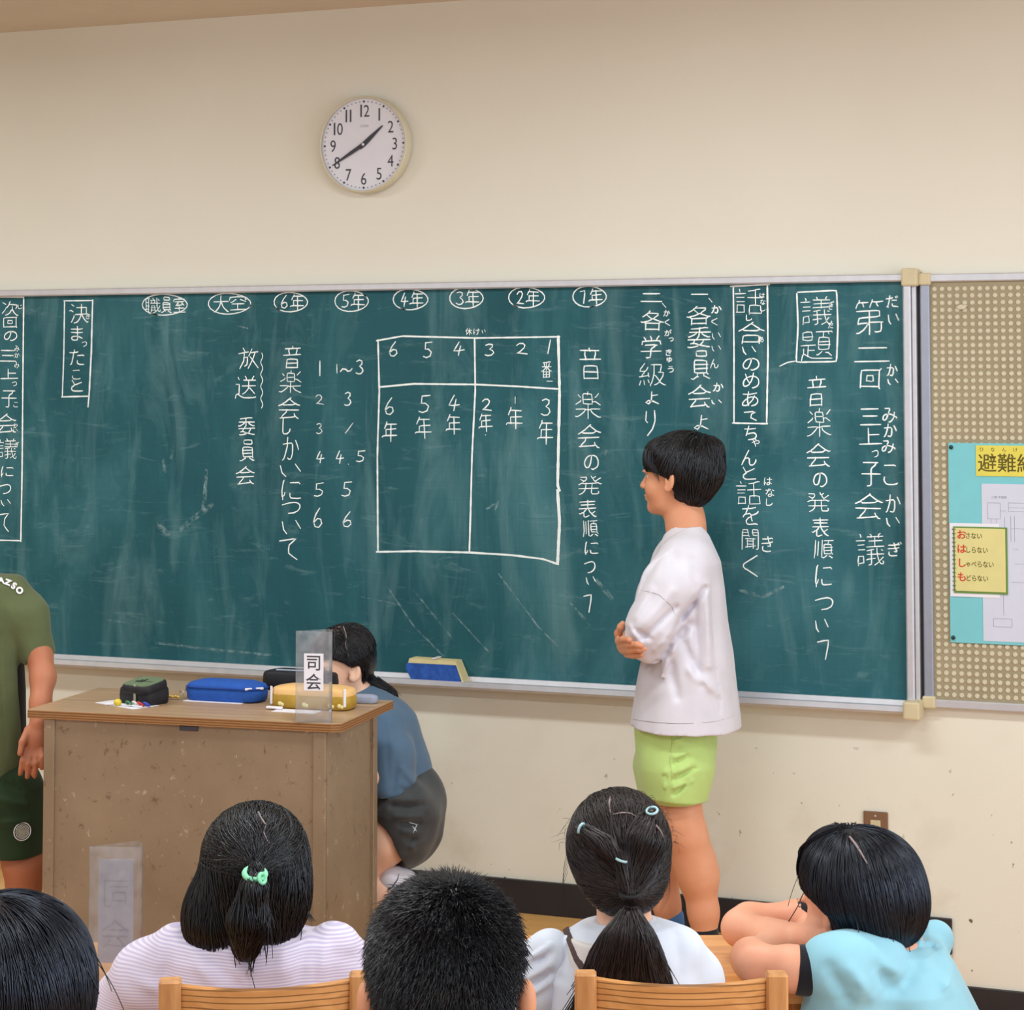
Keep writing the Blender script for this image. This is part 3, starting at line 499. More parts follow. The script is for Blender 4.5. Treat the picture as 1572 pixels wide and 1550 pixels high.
W_([('1', 522, 566, 3, 13), ('~', 536, 568, 18, 6), ('3', 557, 563, 11, 22), ('3', 539, 612, 10, 21), ('/', 541, 657, 12, 15), ('4', 526, 701, 12, 18), ('.', 540, 712, 2, 2), ('5', 558, 700, 13, 17), ('5', 537, 750, 15, 22), ('6', 538, 797, 15, 23)])
W_([('音', 454, 548, 26, 32), ('楽', 451, 586, 32, 34), ('会', 449, 626, 32, 32), ('し', 445, 654, 11, 24), ('か', 451, 688, 24, 34), ('い', 451, 721, 30, 18), ('に', 452, 751, 28, 29), ('つ', 452, 779, 27, 17), ('い', 452, 808, 27, 20), ('て', 449, 841, 28, 32)])
W_([('放', 387, 550, 28, 30), ('送', 383, 594, 31, 34)], [([(407 + 1.7 * math.sin(i * .95), 542 + i * 2.8) for i in range(31)], 2.6)])
W_([('委', 384, 654, 24, 26), ('員', 385, 691, 21, 32), ('会', 382, 729, 27, 27)])
W_([('決', 127, 481, 29, 28), ('き', 141, 486, 6, 7, 2), ('ま', 124, 512, 17, 21), ('っ', 135, 528, 7, 7), ('た', 124, 548, 21, 23), ('こ', 123, 575, 12, 13), ('と', 124, 592, 17, 16)],
   [([(104, 462), (148, 461.5)], 4), ([(148, 461), (146, 540), (143, 600), (141, 624)], 5.2), ([(105, 462), (104, 540), (101.6, 609)], 4.2), ([(101, 609), (140, 608)], 4.6)])
W_([('次', 22, 474, 24, 21), ('じ', 37, 471, 6, 6, 2), ('回', 22, 495, 20, 16), ('の', 22, 516, 19, 14), ('三', 18, 546, 24, 16), ('上', 20, 574, 26, 14), ('っ', 28, 589, 7, 6), ('子', 20, 612, 22, 24), ('会', 15, 650, 30, 28), ('議', 17, 688, 28, 30), ('に', 17, 723, 18, 15), ('つ', 14, 750, 17, 14), ('い', 15, 771, 14, 9), ('て', 13, 801, 16, 28), ('み', 32, 535, 7, 8, 2), ('か', 32, 545, 7, 7, 2), ('み', 32, 560, 7, 9, 2), ('こ', 30, 621, 6, 7, 2), ('か', 30, 653, 6, 7, 2), ('い', 30, 661, 6, 5, 2), ('ぎ', 32, 682, 6, 7, 2)],
   [([(-3, 456), (42.4, 456.7)], 4), ([(42.4, 456.7), (41, 600), (40, 720), (38, 830)], 5), ([(-3, 828), (38, 829)], 4)])
c = Chalk()
for pts, wd in (([(322, 722), (320, 760), (317, 782)], 12), ([(330, 775), (312, 788), (298, 798), (284, 812)], 16), ([(270, 690), (268, 702)], 10), ([(256, 705), (259, 724)], 9), ([(248, 806), (264, 818)], 16),
                ([(170, 950), (205, 955)], 3), ([(245, 985), (300, 992), (380, 1000), (420, 1004)], 7), ([(600, 900), (640, 960), (690, 1010)], 5), ([(640, 905), (700, 980)], 5), ([(770, 880), (830, 960), (860, 990)], 5),
                ([(920, 890), (945, 920), (930, 900)], 12), ([(880, 925), (912, 960)], 8), ([(752, 780), (770, 768), (763, 785)], 8), ([(560, 915), (610, 925)], 3), ([(1140, 905), (1175, 915), (1205, 900)], 9), ([(700, 940), (760, 1005)], 4),
                ([(935, 690), (933, 698)], 4), ([(370, 500), (385, 504)], 6)):
    c.stroke(pts, wd)
tag(c.obj(name='chalk_smear', m=M_smear), 'wiped chalk smears')
# felt eraser on the tray: blue felt body under a cream wooden back with a strap
ex, ez = onW(668, 1022, -.055)
er = empty('chalkboard_eraser', (ex, -.048, .8535), 0, 'blue chalkboard eraser with cream back lying on the chalk tray', 'eraser')
M_felt = mat('blue_felt', (46, 90, 176), .95, .25, 60, .4, 300); M_cream = mat('cream_plastic', (226, 212, 160), .6, .06)
def hexa(name, m, x0, x1, y0, y1, z0, z1, sk, par):
    b = MB().prism([(x0 + sk[0], z0), (x1 + sk[1], z0), (x1 + sk[2], z1 - .002), (x1 + sk[2] - .004, z1), (x0 + sk[3] + .004, z1), (x0 + sk[3], (z0 + z1) / 2 + .01), (x0 + sk[0] * .3 + sk[3] * .3, (z0 + z1) / 2)], y0, y1, 'XZ'); return b.obj(name, m, par)
hexa('felt_body', M_felt, -.088, .088, -.028, .022, 0, .05, (.02, .006, -.012, .0), er)
MB().prism([(-.080, .0505), (-.076, .064), (.074, .062), (.1, .004), (.106, .0), (.095, .0), (.076, .0505)], -.026, .022, 'XZ').obj('back_plate', M_cream, er)
MB().box((.002, 0, .066), (.012, .05, .004), bev=.001).obj('strap_button', M_white, er)
# ---------------------------------------------------------------- pin board and what hangs on it
pb0 = (-.56, 0, .84); pb = empty('pin_board', pb0, 0, 'tan pin board with rows of cream dots right of the chalkboard', 'pin board')
PL, PR, PB, PT = -1.082, -.02, .85, 2.045
MB().box(((PL + PR) / 2, -.009, (PB + PT) / 2), (PR - PL - .02, .018, PT - PB - .02)).obj('backing', M_pin, pb, base=pb0)
MB().box(((PL + PR) / 2, -.014, PT - .011), (PR - PL, .028, .022), bev=.003).obj('top_rail', M_alu, pb, base=pb0)
MB().box(((PL + PR) / 2, -.014, PB + .011), (PR - PL, .028, .022), bev=.003).obj('bottom_rail', M_alu, pb, base=pb0)
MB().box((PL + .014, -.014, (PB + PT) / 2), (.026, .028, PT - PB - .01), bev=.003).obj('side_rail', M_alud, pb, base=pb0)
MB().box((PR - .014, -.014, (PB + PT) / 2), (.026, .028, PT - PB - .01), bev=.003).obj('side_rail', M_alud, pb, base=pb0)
for z in (PT - .014, PB + .014):
    MB().box((PL + .014, -.017, z), (.036, .036, .034), bev=.005, seg=2).obj('corner_cap', M_cap, pb, base=pb0)
V = []; Fc = []
for i in range(48):
    for j in range(58):
        x = PL + .04 + i * .0208; z = PB + .036 + j * .0196
        if x > PR - .035 or z > PT - .03: continue
        b = len(V); V.append((x, -.0206, z))
        for r_, yy in ((.0056, -.0206), (.0072, -.0181)):
            V += [(x + r_ * math.cos(k * R(45)), yy, z + r_ * math.sin(k * R(45))) for k in range(8)]
        Fc += [(b, b + 1 + k, b + 1 + (k + 1) % 8) for k in range(8)] + [(b + 1 + k, b + 9 + k, b + 9 + (k + 1) % 8, b + 1 + (k + 1) % 8) for k in range(8)]
tag(mesh('dot', V, Fc, M_dot, pb, base=pb0), kind='stuff')
MB().prism([(-.012, 0), (0, .006), (.02, .004), (.012, -.006), (-.002, -.008)], -.026, -.018, 'XZ').obj('paper_scrap', M_dot, pb).location = (-.97 + .56, 0, 1.953 - .84)
ps0 = (-.75, -.02, 1.03); ps = empty('evacuation_poster', ps0, 0, 'turquoise evacuation route poster with yellow title pinned on the tan board', 'poster')
M_turq = mat('turquoise_card', (122, 198, 208), .7, .03); M_yel = mat('yellow_card', (222, 210, 90), .6, .04); M_note = mat('pale_yellow_card', (218, 210, 144), .6, .04); M_grn = mat('green_card_edge', (104, 142, 70), .7, .05); M_map = mat('map_paper', (206, 210, 228), .8, .02)
M_brown = mat('olive_brown_print', (100, 88, 30), .7, .05); M_red = mat('red_print', (206, 58, 46), .7, .05); M_pinhead = mat('dark_pin', (20, 52, 50), .3, .05)
def sheet(name, x0, x1, z0, z1, y, th, m): return MB().box(((x0 + x1) / 2, y - th / 2, (z0 + z1) / 2), (x1 - x0, th, z1 - z0)).obj(name, m, ps, base=ps0)
sheet('card_sheet', -1.008, -.42, 1.03, 1.577, -.0212, .0025, M_turq)
sheet('title_label', -.932, -.46, 1.487, 1.571, -.0238, .002, M_yel)
sheet('map_sheet', -.918, -.44, 1.038, 1.466, -.0238, .001, M_map)
sheet('slogan_backing', -1.006, -.872, 1.156, 1.357, -.0250, .001, M_paper)
sheet('slogan_card_edge', -.996, -.85, 1.166, 1.348, -.0262, .002, M_grn)
sheet('slogan_card', -.992, -.855, 1.172, 1.344, -.0284, .0015, M_note)
def ptxt(name, body, size, x, z, y, m, bold=0, sx=1):
    return text_mesh(name, body, size, m, ps, WALLM(x - ps0[0], y - ps0[1], z - ps0[2]), bold, sx, align='LEFT')
ptxt('title_lettering', '避難経路', .054, -.928, 1.503, -.0262, M_brown, .0004, .98)
for k, ch in enumerate('ひなんけい'): ptxt('title_ruby', ch, .013, -.923 + k * .0305, 1.555, -.0262, M_brown)
for k, (a, b) in enumerate((('お', 'さない'), ('は', 'しらない'), ('し', 'ゃべらない'), ('も', 'どらない'))):
    ptxt('red_initial', a, .027, -.987, 1.316 - k * .0385, -.0302, M_red, .0006)
    ptxt('slogan_lettering', b, .0185, -.9635, 1.3165 - k * .0385, -.0302, M_brown, .0003, .84)
m = MB()
for k in range(15): m.torus((-.994, -.0295, 1.34 - k * .0118), .0045, .0009, (0, .35, 1), 10, 4)
m.obj('spiral_binding', mat('grey_wire', (130, 140, 130), .4, .05, metal=.4), ps, base=ps0)
for z in (1.565, 1.043): MB().cyl((-1.0, -.0237, z), (-1.0, -.030, z), .006, .0045, 12).obj('push_pin', M_pinhead, ps, True, base=ps0)
m = MB()
def ln2(x0, z0, x1, z1, t=.0009):
    L = math.hypot(x1 - x0, z1 - z0); m.box(((x0 + x1) / 2, -.0251, (z0 + z1) / 2), (L, .0004, t), ry=-math.atan2(z1 - z0, x1 - x0))
for a in ((-.902, 1.414, -.868, 1.414), (-.902, 1.371, -.868, 1.371), (-.902, 1.414, -.902, 1.371), (-.868, 1.414, -.868, 1.371), (-.868, 1.393, -.852, 1.393), (-.893, 1.371, -.893, 1.36), (-.879, 1.371, -.879, 1.36), (-.856, 1.376, -.862, 1.18), (-.862, 1.18, -.862, 1.11),
          (-.89, 1.1, -.84, 1.1), (-.89, 1.078, -.84, 1.078), (-.89, 1.1, -.89, 1.078), (-.84, 1.1, -.84, 1.078), (-.846, 1.415, -.7, 1.415), (-.846, 1.402, -.7, 1.402), (-.846, 1.392, -.7, 1.392), (-.846, 1.415, -.846, 1.392), (-.84, 1.38, -.84, 1.31), (-.83, 1.38, -.83, 1.31), (-.84, 1.345, -.7, 1.345), (-.835, 1.29, -.82, 1.29), (-.84, 1.2, -.7, 1.2), (-.83, 1.25, -.6, 1.25)): ln2(*a)
m.obj('map_lines', M_inkl, ps, base=ps0)
ptxt('map_caption', '三階 平面図', .008, -.892, 1.427, -.0252, M_inkl)
# ---------------------------------------------------------------- wall clock
cx, cz = -2.787, EYE + .7157; k0 = (cx, 0, cz)
ck = empty('wall_clock', k0, 0, 'round white wall clock with cream rim reading twenty to two', 'clock')
MB().lathe([(.128, .002), (.147, .004), (.150, .012), (.150, .04), (.1475, .050), (.1445, .0505), (.143, .044)], n=96, axis='Y', caps=False).obj('case', M_case, ck, True)
MB().lathe([(.0001, .036), (.145, .036), (.145, .039), (.0001, .039)], n=96, axis='Y').obj('dial', M_dial, ck)
for h in range(12):
    a = R(30 * (h + 1)); MB().cyl((.1335 * math.sin(a), -.0392, .1335 * math.cos(a)), (.1335 * math.sin(a), -.0402, .1335 * math.cos(a)), .0034, n=12).obj('hour_dot', M_ink, ck)
m = MB()
for h in range(60):
    if h % 5: a = R(6 * h); m.cyl((.1335 * math.sin(a), -.0392, .1335 * math.cos(a)), (.1335 * math.sin(a), -.0400, .1335 * math.cos(a)), .0017, n=8)
m.obj('minute_dots', M_ink, ck)
for h in range(1, 13):
    a = R(30 * h); x, z = .105 * math.sin(a), .105 * math.cos(a); s_ = str(h); n = len(s_)
    for j, ch in enumerate(s_):
        dx = (j - (n - 1) / 2) * (.0185 if '1' in s_ and s_ != '11' else .0145)
        if ch == '1': MB().box((x + dx, -.0398, z), (.0046, .001, .0385)).obj('numeral', M_ink, ck)
        else: text_mesh('numeral', ch, .053, M_ink, ck, WALLM(x + dx, -.0395, z - .0192), -.0002, .82, .0003)
text_mesh('brand_lettering', 'CITIZEN', .0095, M_inkl, ck, WALLM(.002, -.0395, .054), 0, .8)
def hand(name, ang, L, wd, y, tail):
    pts = [(-.35 * wd, -tail), (.35 * wd, -tail), (.5 * wd, 0), (.42 * wd, L * .4), (.12 * wd, L), (-.12 * wd, L), (-.42 * wd, L * .4), (-.5 * wd, 0)]
    a = R(ang); q = [(p[0] * math.cos(a) + p[1] * math.sin(a), -p[0] * math.sin(a) + p[1] * math.cos(a)) for p in pts]
    MB().prism(q, y, y - .0012, 'XZ').obj(name, M_ink, ck)
hand('hour_hand', 49, .085, .015, -.0412, .016); hand('minute_hand', 239.5, .122, .0125, -.0430, .02)
MB().cyl((0, -.040, 0), (0, -.0465, 0), .0042, n=14).obj('hand_cap', M_white, ck, True)
# ---------------------------------------------------------------- wall outlet
ox, oz = -1.224, .492
ol = empty('wall_outlet', (ox, 0, oz), 0, 'brown wall outlet with cream socket low on the wall behind the blue-shirted pupil', 'outlet')
MB().box((0, -.004, 0), (.068, .008, .118), bev=.002).obj('cover_plate', mat('brown_plastic', (126, 94, 70), .5, .08), ol)
MB().box((0, -.009, .008), (.028, .004, .056), bev=.001).obj('socket', M_cap, ol)
MB().box((-.005, -.0115, .016), (.002, .001, .009)).box((.005, -.0115, .016), (.002, .001, .007)).obj('slots', M_ink, ol)
MB().cyl((0, -.008, .048), (0, -.0095, .048), .003, n=10).obj('screw', M_alu, ol)
# ---------------------------------------------------------------- podium
PZ = .90; pA = R(5.36)
pc = np.array((-3.187, -1.219)); ux = np.array((math.cos(pA), math.sin(pA))); uy = np.array((-math.sin(pA), math.cos(pA)))
PWd, PDp = .865, .40
pc0 = pc + ux * PWd / 2 + uy * PDp / 2
pod = empty('teacher_podium', (pc0[0], pc0[1], 0), pA, "brown steel teacher's podium with a worn plywood top in front of the chalkboard", 'podium')
hw, hd = PWd / 2, PDp / 2
b = MB(); ch = .025
b.prism([(-hw + .005, -hd), (hw - ch, -hd), (hw, -hd + ch * .5), (hw, hd), (-hw, hd), (-hw, -hd + .005)], PZ - .0215, PZ - .0015).obj('top_panel', M_ply, pod)
MB().prism([(-hw + .006, -hd + .001), (hw - ch, -hd + .001), (hw - .001, -hd + ch * .5), (hw - .001, hd - .001), (-hw + .001, hd - .001), (-hw + .001, -hd + .006)], PZ - .0015, PZ).obj('top_laminate', M_podtop, pod)
bx0, bx1, by0, by1 = -hw + .045, hw - .04, -hd + .012, hd - .035; zt = PZ - .0215
MB().box(((bx0 + bx1) / 2, by0 + .006, zt / 2), (bx1 - bx0 - .03, .012, zt)).obj('front_panel', M_pod, pod)
MB().box((bx0 + .016, by0 + .001, zt / 2), (.030, .014, zt), bev=.002).obj('corner_post', M_pod, pod)
MB().box((bx1 - .018, by0 + .001, zt / 2), (.034, .014, zt), bev=.002).obj('corner_post', M_pod, pod)
MB().box((bx1 - .006, (by0 + by1) / 2, zt / 2), (.012, by1 - by0 - .006, zt)).obj('side_panel', M_pod, pod)
MB().box((bx0 + .006, (by0 + by1) / 2, zt / 2), (.012, by1 - by0 - .006, zt)).obj('side_panel', M_pod, pod)
MB().box((bx1 + .001, by1 - .012, zt / 2), (.014, .030, zt), bev=.002).box((bx1 - .002, by1 - .030, zt / 2), (.010, .004, zt)).obj('corner_post', M_pod, pod)
MB().box(((bx0 + bx1) / 2, by0 + .15, .55), (bx1 - bx0 - .024, .28, .015)).obj('shelf', M_pod, pod)
MB().box((.02, by0 - .002, zt - .008), (.05, .006, .012), bev=.001).obj('lock_plate', M_ink, pod)
def onpod(u, v, h=0):
    x, y, z = ray(u, v); t = (PZ + h - EYE) / z; q = toW((x * t, y * t, PZ + h)); return q
# ---------------------------------------------------------------- things on the podium
def rounded(w, d, r, n=5):
    P = []
    for cxx, cyy, a0 in ((w / 2 - r, d / 2 - r, 0), (-w / 2 + r, d / 2 - r, 90), (-w / 2 + r, -d / 2 + r, 180), (w / 2 - r, -d / 2 + r, 270)):
        P += [(cxx + r * math.cos(R(a0 + 90 * k / n)), cyy + r * math.sin(R(a0 + 90 * k / n))) for k in range(n + 1)]
    return P
def pouch(name, w, d, h, r, m, par, z=0, puff=.006, off=(0, 0)):
    V = []; F = []; base = rounded(w, d, r); n = len(base)
    lv = [(0, .95), (.08, 1), (.5, 1.02), (.86, 1), (.97, .965), (1.0, .93)]
    for (t, s_) in lv: V += [(off[0] + x * s_, off[1] + y * (s_ if t < .9 else s_ - .01), z + h * t) for x, y in base]
    for s_, add in ((.7, puff * .8), (.35, puff), (.02, puff * 1.05)): V += [(off[0] + x * s_, off[1] + y * s_, z + h + add) for x, y in base]
    L = len(V) // n
    for i in range(L - 1):
        for k in range(n): F.append((i * n + k, i * n + (k + 1) % n, (i + 1) * n + (k + 1) % n, (i + 1) * n + k))
    F.append(tuple(range(n))[::-1]); F.append(tuple((L - 1) * n + k for k in range(n)))
    return mesh(name, V, F, m, par, True)
M_bk = mat('black_pouch_fabric', (28, 28, 34), .6, .15, 40, .4, 300); M_blu = mat('blue_canvas', (34, 86, 176), .8, .1, 60, .5, 500); M_zip = mat('zip_metal', (180, 176, 166), .35, .1, metal=.7); M_ol = mat('olive_green_pouch', (106, 124, 96), .7, .06, 40, .3, 400)
q = onpod(206, 1083)                 # black pouch with green lid
p1 = empty('pencil_case', (q[0], q[1] + .05, PZ + .0012), R(-14), 'black pencil case with an olive green lid, leftmost on the podium', 'pencil case', 'pencil cases on the podium')
pouch('body', .115, .085, .042, .018, M_bk, p1, 0, .002)
li_ = pouch('lid', .100, .086, .022, .02, M_bk, p1, .034, .0, (.008, 0)); li_.rotation_euler.x = R(9)
MB().prism([(x * .92 + .008, y * .92) for x, y in rounded(.098, .086, .02)], .0562, .0585).obj('lid_panel', M_ol, p1).rotation_euler.x = R(9)
for k in range(3): MB().prism([(-.014 + k * .009, -.012), (-.008 + k * .009, -.012), (-.014 + k * .009 + .004, .001 + k * .008), (-.020 + k * .009 + .004, .001 + k * .008)], .0586, .0592).obj('logo_stripe', M_bk, p1).rotation_euler.x = R(9)
text_mesh('logo_lettering', 'adidas', .012, M_bk, p1, Matrix.Rotation(R(9), 4, 'X') @ Matrix.Translation((.024, -.004, .0592)) @ Matrix.Rotation(R(8), 4, 'Z'))
MB().box((.012, -.047, .032), (.008, .003, .044), bev=.001).obj('zip_pull', M_zip, p1)
q = onpod(336, 1078)
p2 = empty('pencil_case', (q[0], q[1] + .045, PZ + .0022), R(3), 'blue canvas pencil case with a white zip in the middle of the podium', 'pencil case', 'pencil cases on the podium')
pouch('body', .218, .088, .044, .034, M_blu, p2, 0, .008)
m = MB()
o_ = rounded(.221, .091, .035, 8)
for a, b_ in zip(o_, o_[1:] + o_[:1]): m.cyl((*a, .0335), (*b_, .0335), .0022, n=5)
m.obj('zip_piping', mat('navy_piping', (20, 60, 140), .7, .05), p2)
MB().box((.095, -.034, .036), (.05, .004, .006), rz=R(38), bev=.001).obj('zip_tape', M_white, p2)
MB().torus((-.108, -.028, .028), .007, .0016, (1, .4, .2), 14, 6).torus((-.116, -.036, .016), .007, .0015, (.3, 1, .2), 14, 6).obj('key_ring', M_zip, p2)
M_gold = mat('gold_charm', (206, 176, 96), .4, .1, metal=.5)
m = MB()
for k in range(5): m.sph((-.125 - k * .008, -.04 + .004 * (k % 2), .006), .006, 10, (1, 1, .8))
m.obj('charm', M_gold, p2, True)
q = onpod(466, 1090)
p3 = empty('pencil_case', (q[0] + .005, q[1] + .05, PZ + .0012), R(4), 'peach-yellow gold-trimmed pencil case behind the clear sign on the podium', 'pencil case', 'pencil cases on the podium')
M_peach = mat('peach_satin', (236, 190, 126), .5, .05, 30, .2); M_goldy = mat('gold_satin', (176, 140, 50), .4, .12, 40)
pouch('body', .222, .085, .040, .03, M_goldy, p3, 0, .0); pouch('lid', .218, .083, .030, .03, M_peach, p3, .022, .006)
for x in (-.105, .100): MB().box((x, -.036, .032), (.007, .004, .046), rz=R(-30 if x < 0 else 35), bev=.001).obj('strap', M_paper, p3)
for x in (-.078, -.01, .062, .088): MB().sph((x, -.0435, .012), .006, 8, (1, .4, 1)).sph((x + .007, -.0435, .010), .005, 8, (1, .4, 1)).obj('bow', mat('cream_bow', (230, 216, 150), .5, .04), p3, True)
MB().box((-.085, -.062, .004), (.045, .014, .006), rz=R(-4), bev=.002).obj('name_tag', M_paper, p3)
q = onpod(440, 1062)
p4 = empty('pencil_case', (q[0] + .02, q[1] + .045, PZ + .0012), R(4), 'black pencil case with a pale stripe behind the peach one on the podium', 'pencil case', 'pencil cases on the podium')
pouch('body', .21, .07, .05, .025, M_bk, p4, 0, .006); MB().box((-.02, -.02, .0545), (.09, .012, .004), bev=.002).obj('zip_strip', mat('pale_blue_strip', (160, 176, 200), .4, .1), p4)
q = onpod(556, 1080)
p5 = empty('pen_pouch', (q[0], q[1] + .014, PZ + .0012), R(8), 'small grey fabric pouch at the right end of the podium top', 'pouch')
pouch('body', .072, .034, .018, .016, mat('grey_felt', (150, 156, 176), .9, .08, 60, .3, 400), p5, 0, .004)
MB().sph((-.044, -.010, .008), .007, 10).sph((-.040, -.020, .006), .005, 10).obj('charm', mat('dark_pink_charm', (150, 60, 84), .5, .1), p5, True)
def flatpaper(lab, u, v, w, d, rz, m=M_paper, h=0):
    q = onpod(u, v); o = empty('paper_sheet', (q[0], q[1], PZ + .0002 + h), rz, lab, 'paper', 'papers under the pencil cases')
    MB().box((0, 0, .0005), (w, d, .0008)).obj('sheet', m, o); return o
flatpaper('white paper under the black pencil case with the green lid', 195, 1081, .165, .085, R(-22))
flatpaper('white paper under the blue pencil case', 333, 1076, .17, .06, R(3), h=.0)
flatpaper('white paper under the peach-yellow pencil case', 455, 1092, .12, .05, R(3))
fp = empty('keychain_charms', onpod(205, 1085), R(4), 'tangle of coloured charms and a yellow bead lying before the leftmost pencil case', 'keychain')
for k, (x, y, cc) in enumerate(((-.046, 0, (226, 200, 60)), (-.012, -.003, (70, 130, 90)), (.004, .002, (232, 230, 226)), (.02, 0, (200, 60, 60)), (.034, .006, (60, 80, 190)))):
    mm_ = mat('charm_colour', cc, .4, .05)
    (MB().sph((x, y, .010), .011, 12, (1, .8, .85)) if k == 0 else MB().torus((x, y, .008), .009, .0025, (.4, .8, .5 + .2 * k), 14, 6)).obj('bead' if k == 0 else 'charm', mm_, fp, True)
MB().cyl((-.08, -.004, .004), (-.05, 0, .006), .002, n=6).cyl((-.03, -.004, .004), (.03, -.01, .004), .0018, n=6).obj('cord', M_paper, fp)
# ---------------------------------------------------------------- acrylic sign holders: three-sided clear tubes
def sign(loc, rz, w, h, label, letters, pw, ph, pz, lsize, back=False, par=None):
    o = empty('name_stand', loc, rz, label, 'sign', 'clear acrylic name stands')
    d = w * .55; t = .002
    tri = [(-w / 2, 0), (w / 2, 0), (w * .28, d)]
    for a, b_, nm in ((tri[0], tri[1], 'front_pane'), (tri[1], tri[2], 'side_pane'), (tri[2], tri[0], 'back_pane')):
        L = math.hypot(b_[0] - a[0], b_[1] - a[1]); an = math.atan2(b_[1] - a[1], b_[0] - a[0])
        MB().box(((a[0] + b_[0]) / 2, (a[1] + b_[1]) / 2, h / 2), (L, t, h), rz=an).obj(nm, M_acr, o)
    MB().box((0, (.0030 if back else -.0014), pz), (pw, .0006, ph)).obj('paper_insert', M_paper, o)
    for k, chh in enumerate(letters):
        if not back: text_mesh('lettering', chh, lsize, M_ink, o, WALLM(0, -.0019, pz + (len(letters) / 2 - k - 1) * lsize * 1.12 + lsize * .18), .0004)
        else: text_mesh('lettering', chh, lsize, M_inkb, o, WALLM(0, .0024, pz + (len(letters) / 2 - k - 1) * lsize * 1.25 + lsize * .18) @ Matrix.Diagonal((-1, 1, 1, 1)), -.0004)
    return o
M_inkb = mat('show_through_ink', (208, 206, 218), .8, .03)
q = onpod(477, 1109)
sign((q[0] + .008, q[1], PZ + .0002), pA + R(6), .093, .226, 'clear acrylic stand with a two-character paper sign on the podium', '司会', .05, .092, .125, .042)
# ---------------------------------------------------------------- pupils' desks and chairs
DZ = .62
def desk(a, d, w, dp, label, rz=0):
    p = toW((a, d, 0)); o = empty('school_desk', p, YAW + rz, label, 'desk', "wooden pupils' desks")
    MB().prism(rounded(w, dp, .03), DZ - .022, DZ).obj('desktop', M_desk, o)
    MB().box((0, 0, DZ - .085), (w - .07, dp - .07, .012)).box((0, -dp / 2 + .05, DZ - .052), (w - .1, .016, .06)).box((0, dp / 2 - .05, DZ - .052), (w - .1, .016, .06)).obj('book_tray', M_desk, o)
    for sx in (-1, 1):
        for sy in (-1, 1): MB().box((sx * (w / 2 - .05), sy * (dp / 2 - .05), (DZ - .022) / 2), (.036, .036, DZ - .022), bev=.004).obj('leg', M_desk, o)
    return o
desk(.242, 4.19, .66, .40, "wooden pupil's desk under the folded arms of the blue-shirted pupil")
desk(-.56, 4.085, .66, .51, "wooden pupil's desk under the blank-backed clear stand")
q = onW(0, 0); P_ = Pf(176, 1484, 3.98); p = toW((P_[0], 3.98, DZ + .0005))
sign(tuple(p), YAW + R(-4), .100, .268, "clear acrylic stand seen from behind on the lavender-shirted pupil's desk", '司会', .066, .190, .150, .06, True)
SZ = .38
def chair(a, d, label, rz=0, w=.35):
    p = toW((a, d, 0)); o = empty('school_chair', p, YAW + rz, label, 'chair', "wooden pupils' chairs")
    MB().prism([(x, y + .19) for x, y in rounded(w, .36, .025)], SZ - .018, SZ).obj('seat', M_chair, o)
    for sx in (-1, 1):
        m = MB().box((sx * (w / 2 - .018), 0, .3915), (.036, .032, .783), bev=.004)
        for v in m.bm.verts:
            if v.co.z > .4: v.co.y -= (v.co.z - .4) * .12
        m.obj('back_post', M_post, o)
        MB().box((sx * (w / 2 - .02), .33, (SZ - .018) / 2), (.034, .034, SZ - .018), bev=.004).obj('leg', M_post, o)
        MB().box((sx * (w / 2 - .019), .165, .16), (.018, .31, .03), bev=.003).obj('side_stretcher', M_post, o)
    for z0, z1 in ((.650, .772), (.52, .58)):
        V = []; n = 14
        for i in range(n + 1):
            x = -w / 2 + .036 + (w - .072) * i / n; cv = -.03 * (1 - (2 * i / n - 1) ** 2); 
            top = z1 - .004 * (1 - (2 * i / n - 1) ** 2)
            for yy, zz in ((-.009, z0), (.009, z0), (.009, top), (-.009, top)): V.append((x, yy + cv - (zz - .4) * .12, zz))
        F = [(i * 4 + k, i * 4 + (k + 1) % 4, i * 4 + 4 + (k + 1) % 4, i * 4 + 4 + k) for i in range(n) for k in range(4)] + [(3, 2, 1, 0), (n * 4, n * 4 + 1, n * 4 + 2, n * 4 + 3)]
        mesh('back_rail', V, F, M_chair, o)
    return o
A_ = lambda u, d: Pf(u, 1500, d)[0]
chair(A_(1043, 3.58), 3.58, 'wooden school chair behind the ponytailed pupil', R(-1))
chair(A_(408, 3.56), 3.56, 'wooden school chair behind the lavender-shirted pupil', R(7), .345)
chair(A_(684, 2.60), 2.60, 'wooden school chair under the short-haired pupil', 0)
chair(A_(14, 2.52), 2.52, 'wooden school chair under the pupil at the bottom left corner', 0)
